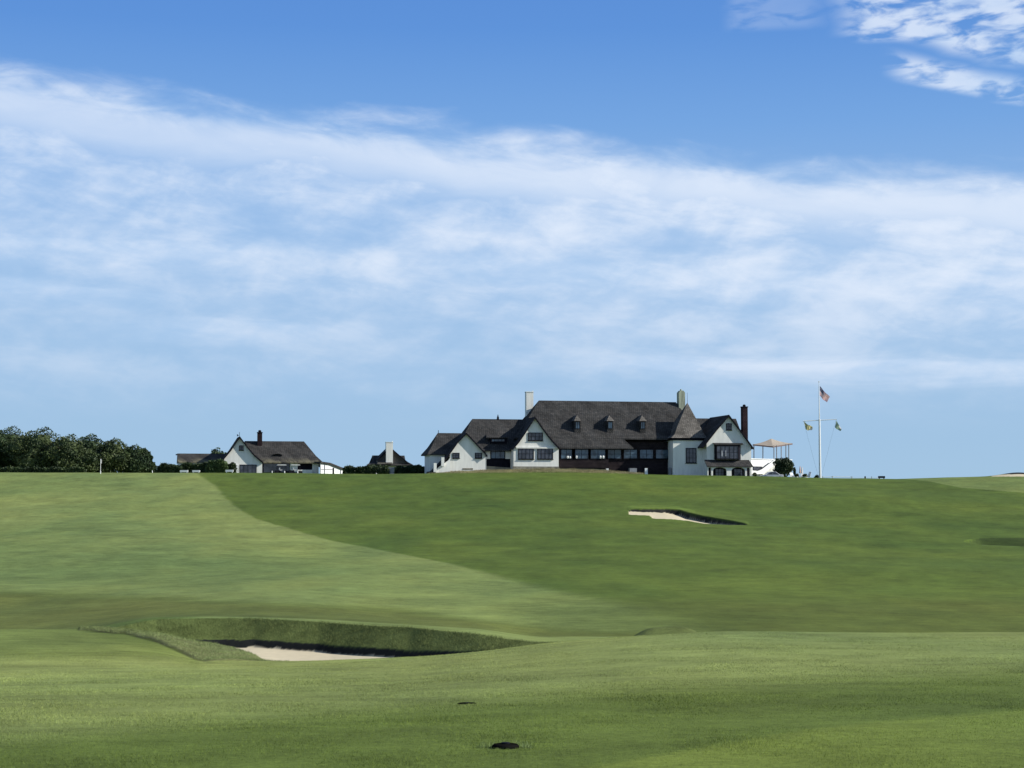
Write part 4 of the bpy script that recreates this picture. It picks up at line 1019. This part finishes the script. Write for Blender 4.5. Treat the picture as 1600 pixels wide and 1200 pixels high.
garden_chair(1261, 748.5, 296.5, R(-60), 'white slatted garden chair turned sideways, rightmost of the group', 1.15)
def umbrella(px, row, Yd, h, m, label):
    t = tag(empty('umbrella', at(px, row, Yd)), label, 'umbrella'); mb = MB(); mb.tube((0, 0, 0), (0, 0, h), .03); mb.build('pole', M['grey'], t)
    mb = MB(); mb.lathe([(.04, h * .42), (.15, h * .46), (.13, h * .6), (.09, h * .85), (.03, h * .99), (.01, h)], n=8); mb.build('folded_canopy', M[m], t)
    mb = MB(); mb.tube((0, 0, 0), (0, 0, .1), .3); mb.build('base', M['grey'], t)
umbrella(1250.3, 748, 299, 20 * mpx(299), 'salmon', 'closed faded-orange garden umbrella standing among the white chairs')
umbrella(1253.4, 748, 300, 19 * mpx(300), 'cream_cloth', 'closed white garden umbrella right next to the orange one')
def planter(px, row, Yd, label, seed):
    t = tag(empty('planter', at(px, row, Yd)), label, 'planter'); mb = MB(); mb.lathe([(.2, 0), (.3, .38), (.33, .42)], n=10); mb.build('pot', M['white'], t)
    leaves('plant', [(0, 0, .6, .36, .36, .26)], 260, .09, M['hedge'], t, seed=seed)
planter(1244.5, 748.6, 296, 'white planter with a dark plant between the first two garden chairs', 81)
planter(1257.5, 748.8, 296, 'white planter with a dark plant in front of the sideways chair', 82)
t_ = shrub(1276, 748.8, 297, 7 * mpx(297), 8 * mpx(297), 'small dark bush at the left foot of the flagpole', 83, 500, sz=.08)

# flagpole
fp = at(1281.5, 749, 296); t = tag(empty('flagpole', fp), 'tall white flagpole with a cross yard on the ridge right of the clubhouse', 'flagpole')
def rel(px, row, dy=0): return at(px, row, 296 + dy) - fp
mb = MB(); mb.tube((0, 0, -.2), rel(1280.3, 655), .20, .15, 12); mb.tube(rel(1280.3, 655), rel(1279.6, 604), .10, .05, 10); mb.tube(rel(1279.6, 604), rel(1279.5, 597.5), .045, .03, 8); mb.build('pole', M['white'], t)
mb = MB(); mb.lathe([(.02, 0), (.09, .05), (.09, .12), (.02, .17)], n=8); o_ = mb.build('finial', M['gold'], t); o_.location = rel(1279.5, 597.5)
mb = MB(); mb.tube(rel(1254.5, 658), rel(1307.5, 655.2), .06, .06, 8); mb.build('yard', M['white'], t)
for a, b in (((1255.5, 658), (1279, 746)), ((1306.5, 655.2), (1283, 746))):
    mb = MB(); mb.tube(rel(*a, .2), rel(*b, .2), .012, n=4); mb.build('halyard', M['grey'], t)
def cloth(name, edge, nu, nv, matf, mats, label, rip=.22, seed=0, stars=False):
    """edge: TL, TR, BR, BL corners in photo pixels, cloth hanging in ripples"""
    TL, TR, BR, BL = [at(*p_, 296) for p_ in edge]
    def fn(u, v_):
        q = TL.lerp(TR, u).lerp(BL.lerp(BR, u), v_); q = q.copy()
        q.y += rip * u ** .6 * math.sin(u * 8 + v_ * 2.2 + seed) + .35 * u; q.z -= .12 * math.sin(math.pi * u); q.z += .06 * math.sin(u * 9 + seed + v_)
        return q - TL
    mb = MB()
    for i_ in range(nu):
        for j_ in range(nv): mb.poly([fn(i_/nu, j_/nv), fn((i_+1)/nu, j_/nv), fn((i_+1)/nu, (j_+1)/nv), fn(i_/nu, (j_+1)/nv)], matf((i_+.5)/nu, (j_+.5)/nv))
    if stars:
        for rr0 in range(9):
            for cc in range(6 if rr0 % 2 == 0 else 5):
                uc = .4 * (cc + (.6 if rr0 % 2 == 0 else 1.1)) / 6.2; vc = 7/13 * (rr0 + 1) / 10
                for sg in (-.02, .02):
                    pts = []
                    for k in range(10):
                        r_ = .012 if k % 2 == 0 else .005; q = fn(uc + r_ * math.sin(k * math.pi / 5), vc - 1.6 * r_ * math.cos(k * math.pi / 5)); q.y += sg; pts.append(q)
                    mb.poly(pts, 1)
    me = bpy.data.meshes.new(name); me.from_pydata(mb.v, [], mb.f); me.update(); o = link_mesh(name, me, mats); me.polygons.foreach_set('material_index', mb.mi)
    o.location = TL; return tag(o, label, 'flag')
cloth('flag', [(1281, 603), (1297.5, 620), (1292.5, 628), (1281, 618)], 18, 13, lambda u, v_: 2 if (u < .4 and v_ < 7/13) else (0 if int(v_ * 13) % 2 == 0 else 1), [M['red'], M['cream_cloth'], M['blue']], 'red and white striped flag with navy starred canton at the mast top', .2, stars=True)
cloth('flag', [(1256, 658.5), (1270.5, 666.5), (1269, 671.5), (1259, 671)], 12, 8, lambda u, v_: 1 if u > .7 and v_ > .45 else 0, [M['gold'], M['cream_cloth']], 'yellow flag hanging from the left end of the yard', .35, 1)
cloth('flag', [(1307, 657), (1315.5, 669), (1314, 673), (1304.5, 667.5)], 12, 8, lambda u, v_: 1 if u > .55 and v_ < .4 else 0, [M['green_cloth'], M['cream_cloth']], 'green flag hanging from the right end of the yard', .25, 2)

# rail fence, posts, bench on the ridge
f0 = at(1285, 749, 294); t = tag(empty('rail_fence', f0), 'low white post-and-rail fence running right from the flagpole', 'fence')
pp = [(1285.5, 744.2), (1301, 743.8), (1331, 744.2)]
for px, rt in pp:
    a_ = at(px, 750, 294) - f0; b_ = at(px, rt, 294) - f0; mb = MB(); mb.box(a_.x - .08, a_.x + .08, -.07, .07, a_.z, b_.z); mb.build('post', M['white'], t)
for dr_ in (1.2,):
    for (xa_, ra_), (xb_, rb_) in zip(pp[:-1], pp[1:]):
        a_ = at(xa_ + .9, ra_ + dr_, 294) - f0; b_ = at(xb_ - .9, rb_ + dr_, 294) - f0; mb = MB(); mb.tube(a_, b_, .05, n=6); mb.build('rail', M['white'], t)
mb = MB(); a_ = at(1331.9, 745.5, 294) - f0; b_ = at(1372, 746.2, 294) - f0; mb.tube(a_, b_, .02, n=5); mb.build('rope', M['white'], t)
def marker(name, px, top, wpx, m, label, cat, Yd=293.5, bot=750):
    a_ = at(px, bot, Yd); h = (at(px, top, Yd) - a_).z; w2 = wpx * mpx(Yd) / 2; mb = MB(); mb.lathe([(w2 * .8, 0), (w2, .08), (w2, h * .85), (w2 * .7, h * .97), (w2 * .2, h)], n=10)
    o = mb.build(name, M[m], None); o.location = a_; return tag(o, label, cat)
marker('litter_bin', 1351.8, 744, 2.4, 'timber', 'small dark litter bin on the ridge between fence and bench', 'bin')
marker('short_post', 1362, 744, .9, 'grey', 'thin short grey post just left of the ridge bench', 'post')
marker('short_post', 1371, 745.4, .9, 'white', 'tiny white post touching the left end of the ridge bench', 'post')
def bench(px, row, Yd, Lm, m, label, back=True, rz=0, sh=.45):
    t = tag(empty('bench', at(px, row, Yd), rz), label, 'bench'); h = Lm / 2
    mb = MB()
    for k in range(3): mb.box(-h, h, -.22 + k * .16, -.08 + k * .16, sh - (.27 if k != 1 else 0), sh + .05)
    mb.build('seat', M[m], t)
    if back:
        mb = MB(); mb.box(-h, h, .27, .31, sh + .2, sh + .32); mb.box(-h, h, .29, .33, sh + .38, sh + .5); mb.build('backrest', M[m], t)
    for x_ in (-h + .15, h - .15):
        mb = MB(); mb.box(x_ - .05, x_ + .05, -.2, -.1, -.4, sh - .28); mb.box(x_ - .05, x_ + .05, .16, .26, -.4, sh - .28); mb.build('leg', M[m], t)
bench(1377.5, 748.4, 293, 1.05, 'timber', 'small dark bench alone on the ridge right of the fence', back=False, sh=.42)
bench(287.5, 738.8, 296, 1.3, 'white', 'low white bench at the left, leftmost of the three by the hedges', back=False, sh=.38)
bench(306.5, 738.8, 296, 1.2, 'white', 'low white bench just right of the leftmost one', back=False, sh=.38)
bench(358.5, 738.8, 297, 1.25, 'white', 'low white bench below the round hedge beside the cottage gable', back=False, sh=.45)
# golf carts
def cart(px, Yd, label):
    t = tag(empty('golf_cart', at(px, 742, Yd), R(15)), label, 'golf cart', 'golf carts parked before the cottage')
    mb = MB(); mb.prism([(-1.1, -.55, .3), (1.1, -.55, .3), (1.15, -.55, .6), (.5, -.55, .68), (.35, -.55, .45), (-.2, -.55, .45), (-.3, -.55, .75), (-1.1, -.55, .75)], (0, 1.1, 0)); mb.build('body', M['timber'], t)
    mb = MB(); mb.prism([(-.85, -.6, 1.62), (.75, -.6, 1.62), (.65, -.6, 1.72), (-.75, -.6, 1.72)], (0, 1.2, 0)); mb.build('roof', M['white'], t)
    mb = MB(); mb.box(-.35, .1, -.5, .5, .76, .86); mb.box(-.42, -.34, -.5, .5, .86, 1.2); mb.build('seat', M['cream_cloth'], t)
    for x_, x2 in ((-.75, -.7), (.85, .62)):
        for y_ in (-.5, .5): mb = MB(); mb.tube((x_, y_, .6), (x2, y_, 1.62), .025, n=5); mb.build('post', M['timber'], t)
    for x_ in (-.75, .75):
        for y_ in (-.5, .5): mb = MB(); mb.tube((x_, y_ - .09, .23), (x_, y_ + .09, .23), .23, n=12); mb.build('wheel', M['tyre'], t)
cart(440, 306, 'white-roofed golf cart on the left, parked before the cottage glazing')
cart(461.5, 305, 'white-roofed golf cart on the right, parked by the white wall panel')
marker('short_post', 425, 735.5, 1.4, 'white', 'short white post left of the two golf carts', 'post', 300, 743)
marker('short_post', 444.5, 736, 1.8, 'white', 'thick short white post below the left golf cart', 'post', 300, 743)
marker('short_post', 465, 736, 1.8, 'white', 'thick short white post below the right golf cart', 'post', 300, 743)
marker('short_post', 588, 739, 1.2, 'cream_cloth', 'small pale marker at the hedge foot left of the garden gate', 'post', 297, 744)
marker('short_post', 238, 735, 1.2, 'white', 'small white post at the right foot of the left grove', 'post', 300, 743)
# flagstick on the far green
p_ = plan(157, 740.2, 270, 289); t = tag(empty('flagstick', p_), 'thin white golf flagstick standing in front of the left grove', 'flagstick')
mb = MB(); mb.tube((0, 0, -.1), (0, 0, 2.35), .045, .03); mb.build('pole', M['white'], t)
mb = MB(); mb.tube((0, 0, 0.0), (0, 0, .42), .075); mb.build('sleeve', M['white'], t)
mb = MB(); mb.prism([(.0, .04, 2.3), (.16, .05, 2.2), (.13, .05, 1.55), (.0, .04, 1.75)], (0, .02, 0)); mb.build('flag', M['cream_cloth'], t)
# sprinkler in the near turf and the slot beyond it
p_ = plan(790, 1169, 10.5, 14)
t = tag(empty('sprinkler_head', p_), 'black round sprinkler head ringed by long blades in the foreground turf', 'sprinkler')
mb = MB(); mb.lathe([(.088, -.02), (.09, .016), (.08, .026), (.03, .03)], n=24); mb.build('housing', M['earth'], t)
mb = MB(); mb.lathe([(.028, .029), (.028, .038), (.01, .04)], n=14); mb.build('nozzle_cap', M['timber'], t)
n = 420; an = rng.random(n) * 2 * np.pi; rd = .08 + .075 * rng.random(n)
bx = p_[0] + rd * np.cos(an) * 1.25; by = p_[1] + rd * np.sin(an); z, c, i, j = sample_grid(bx, by)
front = (np.sin(an) < -.1)
h_ = np.where(front, .012, .03) + .04 * rng.random(n) * np.where(front, .3, 1)
blades('grass_tuft', bx, by, z, h_, .004 + 0 * bx, C(.16, .21, .09) * (.5 + 1.1 * rng.random((n, 1))), 'ragged longer blades round the black sprinkler head', .5)
p_ = plan(730, 1099.5, 13, 24)
t = tag(empty('valve_cover', p_), 'sunken dark green valve cover showing as a thin slot in the turf', 'valve cover')
wv = 15 * p_[1] / F
mb = MB(); mb.lathe([(wv, -.02), (wv, .004), (wv * .9, .007), (.02, .009)], n=24); mb.build('lid', M['earth'], t)
mb = MB(); mb.lathe([(.02, .008), (.02, .013), (.005, .014)], n=8); mb.build('bolt', M['timber'], t)
